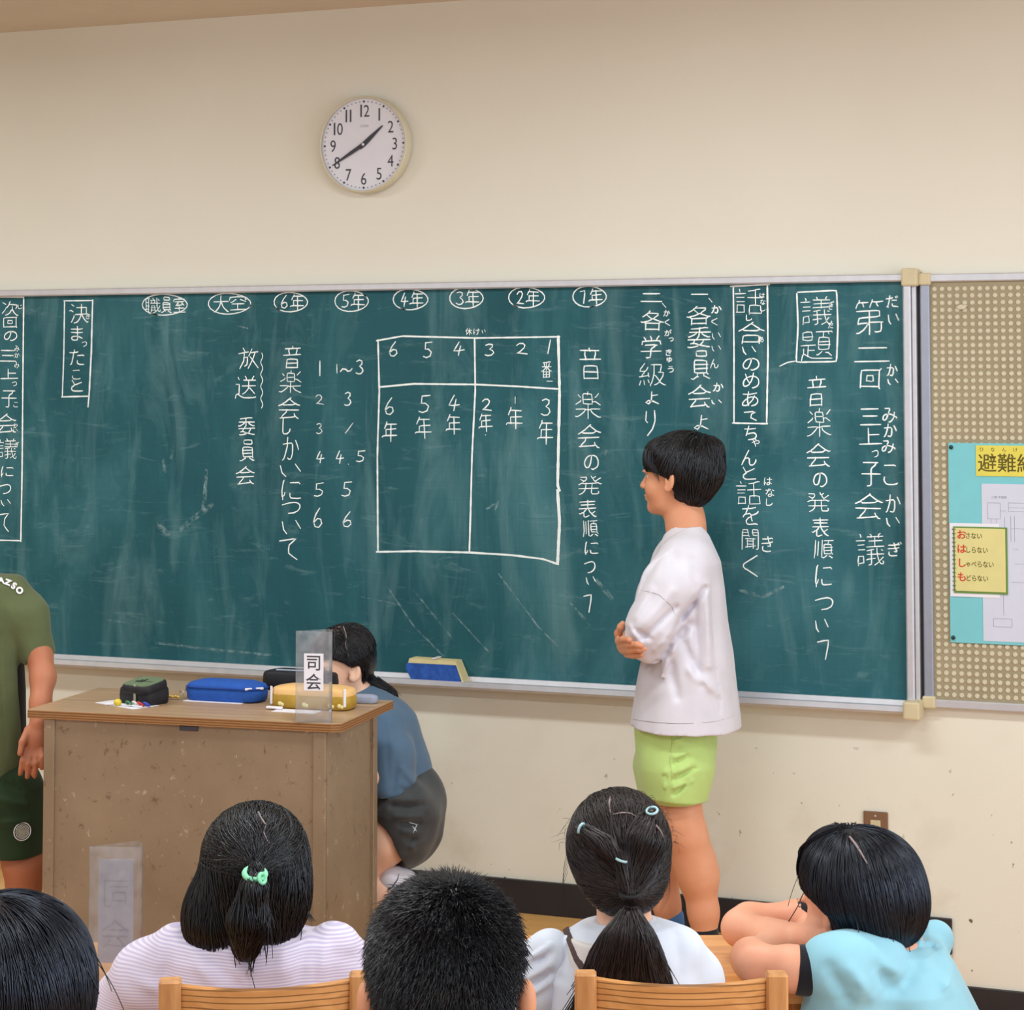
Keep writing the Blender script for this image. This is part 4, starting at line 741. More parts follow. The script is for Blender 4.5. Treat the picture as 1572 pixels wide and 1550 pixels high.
# ================================================================ PEOPLE: smooth bodies from blended volumes
class SD:
    """blended volumes in the turned room frame (right, forward, up)"""
    def __init__(s, rs=1.0): s.ops = []; s.rs = rs
    def add(s, f, lo, hi, k, op='u'): s.ops.append((f, np.asarray(lo, float), np.asarray(hi, float), k, op)); return s
    def cap(s, a, b, ra, rb=None, k=.02, op='u'):
        a, b = np.asarray(a, float), np.asarray(b, float); rb = ra if rb is None else rb; ra, rb = ra * s.rs, rb * s.rs; ab = b - a; L = max(ab @ ab, 1e-12)
        def f(P):
            t = np.clip(((P - a) @ ab) / L, 0, 1); return np.sqrt((((P - a) - t[..., None] * ab) ** 2).sum(-1)) - (ra + (rb - ra) * t)
        m = max(ra, rb); return s.add(f, np.minimum(a, b) - m, np.maximum(a, b) + m, k, op)
    def chain(s, pts, k=.02, op='u'):
        for (a, ra), (b, rb) in zip(pts, pts[1:]): s.cap(a, b, ra, rb, k, op)
        return s
    def ell(s, c, r, M=None, k=.02, op='u'):
        c = np.asarray(c, float); r = np.asarray(r, float) * s.rs
        def f(P):
            q = P - c
            if M is not None: q = q @ M          # columns of M = local axes
            k0 = np.sqrt(((q / r) ** 2).sum(-1)); k1 = np.sqrt(((q / r ** 2) ** 2).sum(-1)) + 1e-9
            return k0 * (k0 - 1) / k1
        e = r if M is None else np.abs(M) @ r
        return s.add(f, c - e, c + e, k, op)
    def loft(s, rows, k=.02, op='u', pw=2.0):
        """rows: (z, a, d, ra, rd) - a soft column of ellipses, sorted by z"""
        T = np.array(sorted(rows)); z = T[:, 0]
        def f(P):
            Z = np.clip(P[..., 2], z[0], z[-1]); c = [np.interp(Z, z, T[:, i]) for i in range(1, 5)]
            x, y = (P[..., 0] - c[0]) / c[2], (P[..., 1] - c[1]) / c[3]
            q = (np.abs(x) ** pw + np.abs(y) ** pw) ** (1 / pw)
            d = (q - 1) * np.minimum(c[2], c[3]); e = np.maximum(P[..., 2] - z[-1], z[0] - P[..., 2])
            return np.maximum(d, e)
        return s.add(f, (min(T[:, 1] - T[:, 3]), min(T[:, 2] - T[:, 4]), z[0]), (max(T[:, 1] + T[:, 3]), max(T[:, 2] + T[:, 4]), z[-1]), k, op)
    def plane(s, c, n, op='i'):
        c, n = np.asarray(c, float), np.asarray(n, float); n = n / np.linalg.norm(n)
        return s.add(lambda P: (P - c) @ n, (-99,) * 3, (99,) * 3, .006, op)
    def fold(s, p0, p1, r, amp, side=-1):
        """a crease or ridge in the cloth: p = (u, v, d) of the picture; only on the side facing the desks"""
        a, b = Pf(*p0), Pf(*p1); A2, B2 = a[[0, 2]], b[[0, 2]]; ab = B2 - A2; L = max(ab @ ab, 1e-12)
        def f(P):
            q = P[..., [0, 2]] - A2; t = np.clip((q @ ab) / L, 0, 1); dd = ((q - t[..., None] * ab) ** 2).sum(-1)
            return -amp * np.exp(-dd / r ** 2) * (.35 + .65 * np.sin(math.pi * np.clip(t, .12, .88))) * (P[..., 1] < max(p0[2], p1[2]) + .03)
        return s.add(f, (np.minimum(a, b) - 3 * r), (np.maximum(a, b) + 3 * r), 0, 'f')
    def ripple(s, amp, freq, seed=0, ax=(1, 1, 1)):
        g = np.random.default_rng(seed); W_ = g.normal(size=(7, 3)) * np.array(ax) * freq; ph = g.uniform(0, 6.28, 7)
        return s.add(lambda P: sum(np.sin(P @ W_[i] + ph[i] + 1.3 * np.sin(P @ W_[(i + 3) % 7] * .5)) for i in range(7)) * amp / 3, (-99,) * 3, (99,) * 3, 0, 'f')
    def __call__(s, P):
        d = np.full(P.shape[:-1], 1.0)
        for f, lo, hi, k, op in s.ops: d = s.comb(d, f(P), k, op)
        return d
    @staticmethod
    def comb(d, e, k, op):
        if op == 'f': return d + e
        if op == 'u':
            h = np.clip(.5 + .5 * (d - e) / max(k, 1e-6), 0, 1); return d + (e - d) * h - k * h * (1 - h)
        if op == 's': e = -e
        h = np.clip(.5 - .5 * (d - e) / max(k, 1e-6), 0, 1); return d + (e - d) * h + k * h * (1 - h)
    def grad(s, P, e=.0008):
        g = np.stack([s(P + np.eye(3)[i] * e) - s(P - np.eye(3)[i] * e) for i in range(3)], -1)
        return g / (np.linalg.norm(g, axis=-1, keepdims=True) + 1e-9)
    def surf(s, h):
        los = np.array([o[1] for o in s.ops if o[4] == 'u']); his = np.array([o[2] for o in s.ops if o[4] == 'u'])
        lo = los.min(0) - 4 * h - .012; hi = his.max(0) + 4 * h + .012
        n = np.ceil((hi - lo) / h).astype(int) + 1
        ax = [lo[i] + h * np.arange(n[i]) for i in range(3)]
        D = np.full(n, 1.0, np.float32); mg = .03 + 2 * h
        for f, l, u, k, op in s.ops:
            i0 = np.clip(np.floor((l - mg - lo) / h).astype(int), 0, n - 1); i1 = np.clip(np.ceil((u + mg - lo) / h).astype(int) + 1, 1, n)
            if (i1 <= i0).any(): continue
            sl = tuple(slice(a, b) for a, b in zip(i0, i1))
            P = np.stack(np.meshgrid(*[ax[i][sl[i]] for i in range(3)], indexing='ij'), -1)
            D[sl] = s.comb(D[sl], f(P), k, op)
        D[0] = D[-1] = 1; D[:, 0] = D[:, -1] = 1; D[:, :, 0] = D[:, :, -1] = 1
        I = D < 0
        c = np.zeros(np.array(D.shape) - 1, np.int8); sh = c.shape
        for dx in (0, 1):
            for dy in (0, 1):
                for dz in (0, 1): c += I[dx:dx + sh[0], dy:dy + sh[1], dz:dz + sh[2]]
        act = np.argwhere((c > 0) & (c < 8)); idx = -np.ones(sh, np.int64); idx[tuple(act.T)] = np.arange(len(act))
        pos = np.zeros((len(act), 3)); cnt = np.zeros(len(act))
        cor = [(a, b, c_) for a in (0, 1) for b in (0, 1) for c_ in (0, 1)]
        for p in cor:
            for q in cor:
                if p < q and sum(abs(x - y) for x, y in zip(p, q)) == 1:
                    va = D[tuple((act + p).T)]; vb = D[tuple((act + q).T)]; m = (va < 0) != (vb < 0)
                    t = np.where(m, va / np.where(m, va - vb, 1), 0)
                    pos += np.where(m[:, None], np.array(p) + t[:, None] * (np.array(q) - np.array(p)), 0); cnt += m
        V = lo + h * (act + pos / cnt[:, None])
        F = []
        for ax_ in range(3):
            sl0 = [slice(None)] * 3; sl1 = [slice(None)] * 3; sl0[ax_] = slice(0, -1); sl1[ax_] = slice(1, None)
            a, b = I[tuple(sl0)], I[tuple(sl1)]; e = np.argwhere(a != b); s0 = a[tuple(e.T)]
            u, w_ = [i for i in range(3) if i != ax_]
            ok = (e[:, u] > 0) & (e[:, w_] > 0); e, s0 = e[ok], s0[ok]
            du = np.zeros(3, int); du[u] = 1; dw = np.zeros(3, int); dw[w_] = 1
            q = np.stack([idx[tuple((e - du - dw).T)], idx[tuple((e - dw).T)], idx[tuple(e.T)], idx[tuple((e - du).T)]], 1)
            fl = s0 if ax_ != 1 else ~s0
            q[~fl] = q[~fl][:, ::-1]; F.append(q)
        F = np.vstack(F); F = F[(F >= 0).all(1)]
        for _ in range(2): V = V - s.grad(V) * np.clip(s(V), -h, h)[:, None] * .8
        return V, F
def body(name, sd, h, m, par, base):
    V, F = sd.surf(h); return mesh(name, toW(V), F, m, par, True, base)
def strands(V, F, sd, seeds, field, steps, step, rad, off, seed=0, fly=.03, col=3, wob=.0):
    """hair strands that run over the surface of sd; appended to V, F lists of arrays"""
    g = np.random.default_rng(seed); N = len(seeds)
    P = seeds.copy(); o = g.uniform(off[0], off[1], N); flyer = g.random(N) < fly; lift = np.where(flyer, g.uniform(.04, .16, N) * step, 0)
    L = (steps * g.uniform(.55, 1, N)).astype(int); jit = g.normal(size=(N, 3)) * wob; path = []; ends = np.ones((N,), bool)
    cl = g.normal(size=(7, 3)) * 38; ph = g.uniform(0, 6, 7)
    for i in range(steps + 1):
        n = sd.grad(P); P2 = P - n * (sd(P) - o)[:, None] * np.where(flyer & (i > 2), .0, 1)[:, None]; path.append(P2)
        d = field(P2, i); d = d + jit + .12 * np.stack([np.sin(P2 @ cl[j] + ph[j]) for j in range(3)], -1)
        d = d - n * (d * n).sum(-1, keepdims=True) * np.where(flyer, .4, 1)[:, None]
        d /= np.linalg.norm(d, axis=-1, keepdims=True) + 1e-9
        P = P2 + d * step * (i < L)[:, None] + n * lift[:, None] * (i < L)[:, None]
    path = np.array(path)                        # steps+1, N, 3
    T = np.gradient(path, axis=0); T /= np.linalg.norm(T, axis=-1, keepdims=True) + 1e-9
    A = np.cross(T, np.array((.3, -.8, .5))); A /= np.linalg.norm(A, axis=-1, keepdims=True) + 1e-9; B = np.cross(T, A)
    r = (rad * g.uniform(.6, 1.2, N))[None, :, None] * np.interp(np.arange(steps + 1) / steps, (0, .1, .7, 1), (.7, 1, .9, .25))[:, None, None]
    rings = np.stack([path + r * (A * math.cos(t) + B * math.sin(t)) for t in (0, 2.094, 4.189)], 2)   # steps+1,N,3,3
    n0 = sum(len(v) for v in V); V.append(rings.reshape(-1, 3))
    i, k, j = np.meshgrid(np.arange(steps), np.arange(N), np.arange(3), indexing='ij')
    f = lambda a, b, c: n0 + (a * N + b) * 3 + c % 3
    F.append(np.stack([f(i, k, j), f(i, k, j + 1), f(i + 1, k, j + 1), f(i + 1, k, j)], -1).reshape(-1, 4))
def tubes(V, F, paths, rad):
    """free locks along explicit control paths (lists of frame points)"""
    for pts in paths:
        P = np.array(pts, float)
        t = np.linspace(0, len(P) - 1, 4 * len(P)); q = np.stack([np.interp(t, np.arange(len(P)), P[:, i]) for i in range(3)], -1)
        for _ in range(3): q[1:-1] = (q[:-2] + 2 * q[1:-1] + q[2:]) / 4
        T = np.gradient(q, axis=0); T /= np.linalg.norm(T, axis=-1, keepdims=True) + 1e-9; A = np.cross(T, (.3, -.8, .5)); A /= np.linalg.norm(A, axis=-1, keepdims=True) + 1e-9; B = np.cross(T, A)
        r = rad * np.interp(np.linspace(0, 1, len(q)), (0, .15, .7, 1), (.8, 1, .8, .15))[:, None]
        ring = np.stack([q + r * (A * math.cos(a) + B * math.sin(a)) for a in (0, 2.094, 4.189)], 1); n0 = sum(len(v) for v in V); V.append(ring.reshape(-1, 3))
        F.append(np.array([(n0 + i * 3 + j, n0 + i * 3 + (j + 1) % 3, n0 + i * 3 + 3 + (j + 1) % 3, n0 + i * 3 + 3 + j) for i in range(len(q) - 1) for j in range(3)]))
def hair_obj(name, sd, h, groups, m, par, base, extra=(), erad=.0012, shrink=.002):
    V0, F0 = sd.surf(h); V0s = V0 - sd.grad(V0) * shrink
    V, F = [V0s], [F0]
    g = np.random.default_rng(7)
    for gr in groups:
        mk = gr['mask'](V0) if 'mask' in gr else np.ones(len(V0), bool); c = np.where(mk)[0]
        if not len(c): continue
        sel = V0[g.choice(c, gr['n'])] + g.normal(size=(gr['n'], 3)) * h * .4
        strands(V, F, sd, sel, gr['field'], gr.get('steps', 9), gr.get('step', .008), gr.get('rad', .0009), gr.get('off', (-.0005, .0022)), gr.get('seed', 1), gr.get('fly', .02), wob=gr.get('wob', .12))
    if extra: tubes(V, F, extra, erad)
    return mesh(name, toW(np.vstack(V)), np.vstack(F), m, par, True, base)
def axes(f, u):
    f = np.array(f, float); f /= np.linalg.norm(f); u = np.array(u, float); u = u - f * (u @ f); u /= np.linalg.norm(u); l = np.cross(u, f)
    return np.stack([f, l, u], 1)                # columns forward, left, up
def head(sd, c, f, u, s=1.0, ears=True):
    """adds a child's head to sd; c = centre. returns local->frame map"""
    M = axes(f, u); c = np.array(c, float); L = lambda x, y, z: c + M @ np.array((x, y, z), float) * s
    E = lambda p, r, k=.02, op='u', MM=M: sd.ell(L(*p), np.array(r) * s, MM, k * s, op)
    E((-.012, 0, .032), (.090, .073, .083)); E((.030, 0, -.030), (.054, .055, .074), .03)
    E((.034, 0, -.070), (.042, .040, .036), .02); E((.066, 0, -.090), (.017, .020, .015), .02)
    for y in (-1, 1):
        E((.052, y * .033, -.032), (.026, .024, .028), .02); E((.074, y * .028, .016), (.016, .022, .007), .012)
        E((.088, y * .030, .0), (.014, .016, .010), .010, 's')
    sd.cap(L(.080, 0, .008), L(.0985, 0, -.026), .0065 * s, .0095 * s, .012 * s)
    for y in (-1, 1): sd.ell(L(.090, y * .0095, -.030), np.array((.009, .007, .006)) * s, M, .006 * s)
    E((.082, 0, -.054), (.012, .020, .0055), .008); E((.080, 0, -.064), (.011, .017, .006), .008)
    E((.0935, 0, -.0590), (.006, .018, .0012), .003, 's')
    if ears:
        for y in (-1, 1):
            Me = M @ axes((math.cos(.45), -y * math.sin(.45), 0), (-.18, 0, 1))
            sd.ell(L(-.010, y * .078, -.008), np.array((.018, .0065, .031)) * s, Me, .006 * s)
            sd.ell(L(-.006, y * .0845, -.004), np.array((.010, .005, .019)) * s, Me, .004 * s, 's')
            sd.cap(L(-.002, y * .076, -.034), L(.002, y * .075, -.030), .0075 * s, .006 * s, .006 * s)
    return L, M
def face_bits(L, M, s, par, base, brows=True):
    for y in (-1, 1) if brows else ():
        b = MB(); p = L(.0635, y * .030, .001); R0 = .0125 * s
        b.sph((0, 0, 0), R0, 14); bmesh.ops.translate(b.bm, verts=b.bm.verts[:], vec=toW(p)); b.obj('eye', M_eyew, par, True, base)
        b = MB(); p = L(.0715, y * .0305, .001); b.sph(toW(p), .0052 * s, 10); b.obj('iris', M_iris, par, True, base)
    V = []; F = []
    tubes(V, F, [[L(.088, y * .012, .020), L(.086, y * .028, .025), L(.074, y * .045, .019)] for y in (-1, 1)], .0022 * s)
    if brows: mesh('eyebrows', toW(np.vstack(V)), np.vstack(F), M_hair, par, True, base)
    V = []; F = []
    tubes(V, F, [[L(.080, -.02, -.0580), L(.0905, 0, -.0555), L(.080, .02, -.0580)], [L(.080, -.017, -.0605), L(.089, 0, -.0635), L(.080, .017, -.0605)]], .0035 * s)
    mesh('lips', toW(np.vstack(V)), np.vstack(F), M_lip, par, True, base)
PX = 1 / 3244.
def rowsL(d, rows, f=1.0):
    out = []
    for r in rows:
        v, ul, ur, rd = r[:4]; dd = d + (r[4] if len(r) > 4 else 0)
        a, b = Pf(ul, v, dd), Pf(ur, v, dd); out.append((a[2], (a[0] + b[0]) / 2, dd, (b[0] - a[0]) / 2 * f, rd * f))
    return out
def person(name_loc, label, group=None):
    o = empty('person', name_loc, 0, label, 'person', group); return o
down = lambda P, i: np.tile(np.array((0, 0, -1.)), (len(P), 1))
def crown_field(c, g=.6):
    c = np.asarray(c, float)
    def f(P, i):
        d = P - c; d /= np.linalg.norm(d, axis=-1, keepdims=True) + 1e-9; return d + np.array((0, 0, -g))
    return f
def tie_field(T, g=0):
    T = np.asarray(T, float)
    def f(P, i):
        d = T - P; r = np.linalg.norm(d, axis=-1, keepdims=True); return d / (r + 1e-9) + np.array((0, 0, -g))
    return f
# ---------------------------------------------------------------- 1 standing pupil in the white T-shirt
D1 = 5.78; Q = lambda u, v, dd=0.0: Pf(u, v, D1 + dd)
s = SD(); fz = (-math.cos(.42), math.sin(.42), 0.0)
Lh, Mh = head(s, Q(1037, 732), fz, (.04, 0, 1), .95)
s.chain([(Q(1047, 765, .01), .052), (Q(1052, 800, .01), .051), (Q(1056, 840, .01), .060)], .02)
s.loft(rowsL(D1, [(838, 1025, 1078, .08), (860, 1018, 1090, .12), (900, 1010, 1096, .13), (1000, 1012, 1095, .11), (1100, 1000, 1085, .10), (1150, 1000, 1078, .10)]), .03)
# legs: near (left) leg and far (right) leg
s.chain([(Q(1046, 1130, -.06), .060), (Q(1047, 1200, -.07), .054), (Q(1050, 1262, -.08), .048), (Q(1056, 1285, -.075), .050), (Q(1066, 1322, -.065), .053), (Q(1072, 1345, -.065), .051), (Q(1080, 1400, -.07), .038), (Q(1082, 1436, -.07), .033)], .025)
s.chain([(Q(1028, 1130, .07), .060), (Q(1026, 1200, .08), .054), (Q(1022, 1265, .08), .046), (Q(1020, 1290, .085), .043), (Q(1019, 1330, .09), .043), (Q(1024, 1390, .09), .034), (Q(1029, 1425, .09), .030)], .025)
# left arm: out of the sleeve, forearm across the belly; right arm and hand gripping the left elbow
s.chain([(Q(1046, 872, -.13), .045), (Q(990, 975, -.15), .036), (Q(985, 985, -.12), .034), (Q(972, 978, .06), .026), (Q(975, 968, .14), .022)], .015)
s.chain([(Q(1035, 872, .13), .045), (Q(992, 975, .15), .036), (Q(972, 992, .12), .030), (Q(961, 990, -.02), .026)], .015)
h_ = lambda u, v, dd: Q(u, v, dd)
s.ell(Q(960, 990, -.07), (.022, .034, .024), None, .012)                                                 # palm / back of hand
s.chain([(h_(951, 984, -.09), .0125), (h_(949, 972, -.115), .0100), (h_(953, 962, -.135), .0090), (h_(956, 957, -.14), .0075)], .005)     # thumb
s.chain([(h_(950, 984, -.12), .0105), (h_(957, 981, -.180), .0090), (h_(966, 982, -.212), .0078)], .004)     # index curls round the elbow
s.chain([(h_(953, 991, -.12), .0105), (h_(966, 990, -.195), .0092), (h_(978, 989, -.222), .0082), (h_(984, 991, -.226), .0076)], .004)
s.chain([(h_(956, 998, -.12), .0102), (h_(968, 998, -.19), .0088), (h_(981, 997, -.218), .0080), (h_(989, 996, -.220), .0073)], .004)
s.chain([(h_(962, 1004, -.11), .0094), (h_(972, 1006, -.18), .0082), (h_(985, 1005, -.205), .0072)], .004)
b1 = toW(Q(1055, 1465)); b1[2] = .18
g1 = person(tuple(b1), 'standing pupil in white T-shirt and lime green shorts holding an elbow before the chalkboard')
body('body', s, .0042, M_skin_tan, g1, b1); face_bits(Lh, Mh, .95, g1, b1)
# hair: bowl cut
hs = SD(); hs.ell(Q(1052, 717, .01), (.1075, .098, .099), None, .02); hs.ell(Q(1064, 744, .01), (.045, .080, .058), None, .03)
hs.ell(Q(1010, 700, .01), (.034, .072, .040), None, .02); hs.ell(Q(1090, 690, .0), (.034, .05, .030), None, .02)
hs.ell(Q(997, 767, -.02), (.071, .22, .080), None, .006, 's'); hs.ell(Q(1028, 797, -.02), (.060, .22, .058), None, .008, 's'); hs.ell(Q(1018, 748, -.09), (.026, .05, .035), None, .006, 's')
cr = Q(1078, 672, .0)
side_hang = lambda P, i: crown_field(cr, .9)(P, i)
fr = [[Q(990 + k * 2.2 + random.Random(k).uniform(-2, 2), 690 + k, dd), Q(989 + k * 2.5, 704 + 2 * k, dd - .005), Q(993 + k * 2.4, 716 + 3.2 * k, dd - .004)] for k in range(9) for dd in (-.055, -.02, .03)]
fr += [[Q(1076, 672, 0), Q(1083, 668 - k, 0), Q(1091, 676 + k, -.01 * k)] for k in range(5)]
hair_obj('hair', hs, .0045, [dict(n=5200, field=side_hang, steps=9, step=.0075, rad=.0011, off=(-.0005, .003), fly=.0, wob=.16), dict(n=900, field=side_hang, steps=8, step=.009, rad=.0018, off=(.001, .0045), fly=.0, wob=.2, seed=4)], M_hair, g1, b1, fr, .0022)
# T-shirt
ts = SD(); ts.loft(rowsL(D1, [(808, 1030, 1078, .062), (822, 1020, 1088, .11), (836, 1014, 1094, .15), (860, 1008, 1104, .172), (900, 1002, 1110, .178), (950, 996, 1116, .172), (1000, 988, 1125, .175), (1050, 977, 1130, .18), (1100, 968, 1136, .188), (1113, 966, 1137, .19)]), .02)
ts.chain([(Q(1050, 868, -.10), .075), (Q(1030, 900, -.135), .074), (Q(1003, 958, -.155), .062), (Q(988, 985, -.150), .050)], .03)
ts.chain([(Q(1040, 868, .10), .072), (Q(1018, 915, .135), .066), (Q(997, 958, .15), .054)], .03)
ts.cap(Q(996, 1004, -.15), Q(1001, 1006, -.14), .014, .014, .03)
for a, b, r_, am in (((1014, 850, 5.6), (975, 925, 5.55), .006, -.006), ((1000, 905, 5.6), (966, 960, 5.55), .008, .006), ((1030, 905, 5.6), (975, 975, 5.5), .012, .006), ((1036, 930, 5.6), (990, 985, 5.5), .007, -.007),
                     ((1043, 955, 5.6), (1010, 1005, 5.5), .009, .006), ((1083, 903, 5.6), (1030, 985, 5.5), .008, -.009), ((1060, 960, 5.6), (1034, 1000, 5.5), .010, -.008), ((1040, 985, 5.6), (1018, 1050, 5.5), .009, .009), ((1052, 990, 5.6), (1085, 1060, 5.5), .010, -.006), ((1028, 1005, 5.6), (1045, 1080, 5.5), .009, -.006),
                     ((1085, 900, 5.6), (1095, 1030, 5.5), .010, .006), ((1068, 930, 5.6), (1078, 1040, 5.5), .009, -.006), ((1105, 930, 5.6), (1112, 1090, 5.6), .010, -.005), ((995, 1030, 5.6), (985, 1105, 5.5), .010, .007), ((1008, 1020, 5.6), (1000, 1110, 5.5), .008, -.008), ((1060, 1030, 5.6), (1110, 1075, 5.5), .010, .005),
                     ((1022, 835, 5.6), (1045, 870, 5.55), .012, -.003), ((1062, 860, 5.6), (1072, 900, 5.55), .010, -.003), ((974, 965, 5.6), (1000, 985, 5.5), .006, -.006), ((966, 960, 5.6), (985, 992, 5.5), .005, .004)): ts.fold(a, b, r_ * 1.2, am * 1.75)
ts.ripple(.0018, 24, 3, (1, 1, .5))
ts.cap(Q(1047, 790, .01), Q(1050, 822, .01), .050, .046, .004, 's')
ts.cap(Q(984, 1003, -.14), Q(960, 1012, -.11), .024, .04, .006, 's')
ts.loft(rowsL(D1, [(1090, 978, 1126, .17), (1135, 976, 1128, .175)]), .004, 's')
body('t_shirt', ts, .0048, M_tee, g1, b1)
V = []; F = []
def on_cloth(sd, pts, dstart, off=.0012):
    out = []; dn = []
    for a_, b_ in zip(pts, pts[1:]):
        k_ = max(1, int(math.hypot(b_[0] - a_[0], b_[1] - a_[1]) / 3)); dn += [(a_[0] + (b_[0] - a_[0]) * i / k_, a_[1] + (b_[1] - a_[1]) * i / k_) for i in range(k_)]
    for u, v in dn + [pts[-1]]:
        p = Pf(u, v, dstart)
        best = (9, p)
        for _ in range(400):
            q = sd(p[None])[0]
            if q < best[0]: best = (q, p)
            if q < off or p[1] > dstart + .7: break
            p = Pf(u, v, p[1] + max(min(q, .05) * .6, .0012))
        out.append(best[1])
    return out
def seam(name, sd, lines, d0, rad, m, par, base, off=.0003):
    V = []; F = []; tubes(V, F, [on_cloth(sd, l, d0, off) for l in lines], rad); return mesh(name, toW(np.vstack(V)), np.vstack(F), m, par, True, base)
seam('seam', ts, [[(984, 906), (1000, 909), (1012, 913), (1022, 922), (1031, 930), (1037, 945), (1041, 957)], [(1019, 834), (1028, 826), (1045, 816), (1062, 808), (1075, 801)]], 5.45, .0011, M_rope, g1, b1)
seam('hem_stitch', ts, [[(968, 1103), (985, 1106), (1010, 1109), (1040, 1110.5), (1070, 1110), (1100, 1107), (1122, 1101), (1132, 1096)]], 5.45, .0011, M_rope, g1, b1, .0005)
# shorts
ss = SD(); ss.loft(rowsL(D1, [(1105, 973, 1101, .145), (1150, 975, 1099, .15), (1185, 979, 1095, .155), (1215, 985, 1086, .155)]), .02)
ss.chain([(Q(1044, 1180, -.07), .088), (Q(1046, 1226, -.075), .066)], .03); ss.chain([(Q(1020, 1180, .08), .085), (Q(1018, 1222, .08), .066)], .03)
ss.plane(Q(1046, 1234, -.1), (.06, 0, -1.0))
for k in range(9):
    y = 1130 + k * 11.5; ss.fold((985 + (k % 3) * 8, y + 16, 5.6), (1026, y - 2, 5.5), .006, -.009 if k % 2 else .006); ss.fold((1036, y, 5.6), (1075 - (k % 3) * 7, y - 8 + (k % 2) * 10, 5.5), .006, .006 if k % 2 else -.009)
ss.ripple(.0015, 34, 8)
ss.cap(Q(1048, 1225, -.075), Q(1050, 1262, -.08), .056, .056, .004, 's')
body('shorts', ss, .0048, M_lime, g1, b1)
seam('side_seam', ss, [[(1030 + 1.5 * math.sin(k), 1122 + k * 9) for k in range(12)]], 5.45, .0012, mat('lime_stitching', (168, 192, 112), .8, .05), g1, b1)
def shoe(name, toe, heel, par, base, m, sole):
    """low trainer between two frame points on the floor"""
    q = SD(); t, h_ = np.array(toe), np.array(heel); up = np.array((0, 0, 1.)); d = (t - h_) / np.linalg.norm(t - h_)
    q.chain([(h_ + up * .04, .036), (h_ + d * .06 + up * .042, .037), (t - d * .03 + up * .028, .034), (t + up * .022, .026)], .02); q.plane(h_ + up * .016, -up)
    q.cap(h_ + up * .085 + d * .01, h_ + up * .05 + d * .012, .037, .04, .02)
    o = body(name, q, .006, m, par, base)
    so = SD(); so.chain([(h_ + up * .006, .040), (h_ + d * .06 + up * .006, .040), (t + up * .006, .032)], .01); so.plane(h_ + up * .018, up); so.plane(h_ + up * .0005, -up)
    body('sole', so, .006, sole, o, (0, 0, 0)).location = -Vector(base); return o
def fix_child(o): pass
M_shoeb = mat('dark_blue_shoe', (40, 60, 110), .6, .1, 60, .3, 200); M_shoek = mat('black_shoe', (30, 28, 34), .6, .1, 60, .3, 200)
for nm, (uu, dd) in {'near': (1082, -.07), 'far': (1030, .09)}.items():
    hl = Q(uu + 6, 1440, dd); hl[2] = .18; tt = hl + np.array(fz) * .17; tt[2] = .18
    shoe('shoe', tt, hl, g1, b1, M_shoek if nm == 'near' else M_shoeb, M_white)
so = SD(); so.chain([(Q(1082, 1430, -.07), .037), (Q(1084, 1470, -.07), .038)], .01); body('sock', so, .006, M_blackc, g1, b1)
so = SD(); so.chain([(Q(1030, 1408, .09), .036), (Q(1032, 1460, .09), .038)], .01); body('sock', so, .006, mk_cloth('blue_knit', (70, 110, 160)), g1, b1)
# ---------------------------------------------------------------- 2 pupil in dark green sportswear at the left edge
D2 = 5.9; Q = lambda u, v, dd=0.0: Pf(u, v, D2 + dd)
s = SD(); f2 = (.35, -.94, 0)
Lh, Mh = head(s, Q(-66, 800, 0), f2, (0, 0, 1), .98)
s.chain([(Q(-60, 830), .052), (Q(-48, 880), .055)], .02)
s.loft(rowsL(D2, [(885, -100, 5, .08), (920, -118, 22, .09), (1000, -108, 14, .095), (1180, -104, 10, .10), (1230, -104, 12, .1)]), .03)
s.chain([(Q(30, 930), .045), (Q(60, 1000, -.02), .036), (Q(66, 1040, -.05), .034), (Q(62, 1080, -.09), .028), (Q(58, 1108, -.12), .022)], .015)
s.chain([(Q(-126, 930), .045), (Q(-156, 1000), .036), (Q(-160, 1050), .032), (Q(-156, 1110), .022)], .015)
s.ell(Q(53, 1135, -.13), (.029, .016, .042), None, .012); s.ell(Q(-154, 1135, 0), (.02, .026, .042), None, .012)
for (x0, x1, x2, y1, y2, r_) in ((42, 35, 31, 1168, 1187, .0085), (49, 44, 42, 1172, 1192, .009), (57, 55, 53, 1171, 1191, .0088), (64, 65, 64, 1162, 1179, .0078)):
    s.chain([(Q(x0, 1146, -.13), r_ * 1.15), (Q(x1, y1, -.145), r_), (Q(x2, y2, -.14), r_ * .8)], .004)
s.chain([(Q(43, 1120, -.13), .011), (Q(35, 1138, -.15), .0095), (Q(31, 1156, -.155), .008)], .006)
for k in range(4): s.chain([(Q(-164 + k * 7, 1148, 0), .0095), (Q(-165 + k * 7, 1185, -.01), .0075)], .005)
s.chain([(Q(-146, 1120, -.03), .011), (Q(-141, 1150, -.035), .008)], .006)
for x, sg in ((32, 1), (-122, -1)):
    s.chain([(Q(x - 20 * sg, 1200), .055), (Q(x, 1290), .058), (Q(x + 5 * sg, 1325, -.01), .056), (Q(x + 6 * sg, 1350), .046), (Q(x, 1395, .01), .05), (Q(x - 2 * sg, 1450, .01), .04), (Q(x - 2 * sg, 1560), .03)], .025)
b2 = toW(Q(-45, 1500)); b2[2] = 0
g2 = person(tuple(b2), 'pupil in olive sports shirt and dark green shorts standing left of the podium')
body('body', s, .0058, M_skin_dark, g2, b2); face_bits(Lh, Mh, .98, g2, b2)
hs = SD(); hs.ell(Q(-66, 784, .015), (.088, .10, .092), None, .02); hs.ell(Q(-48, 830, -.10), (.08, .07, .075), None, .01, 's')
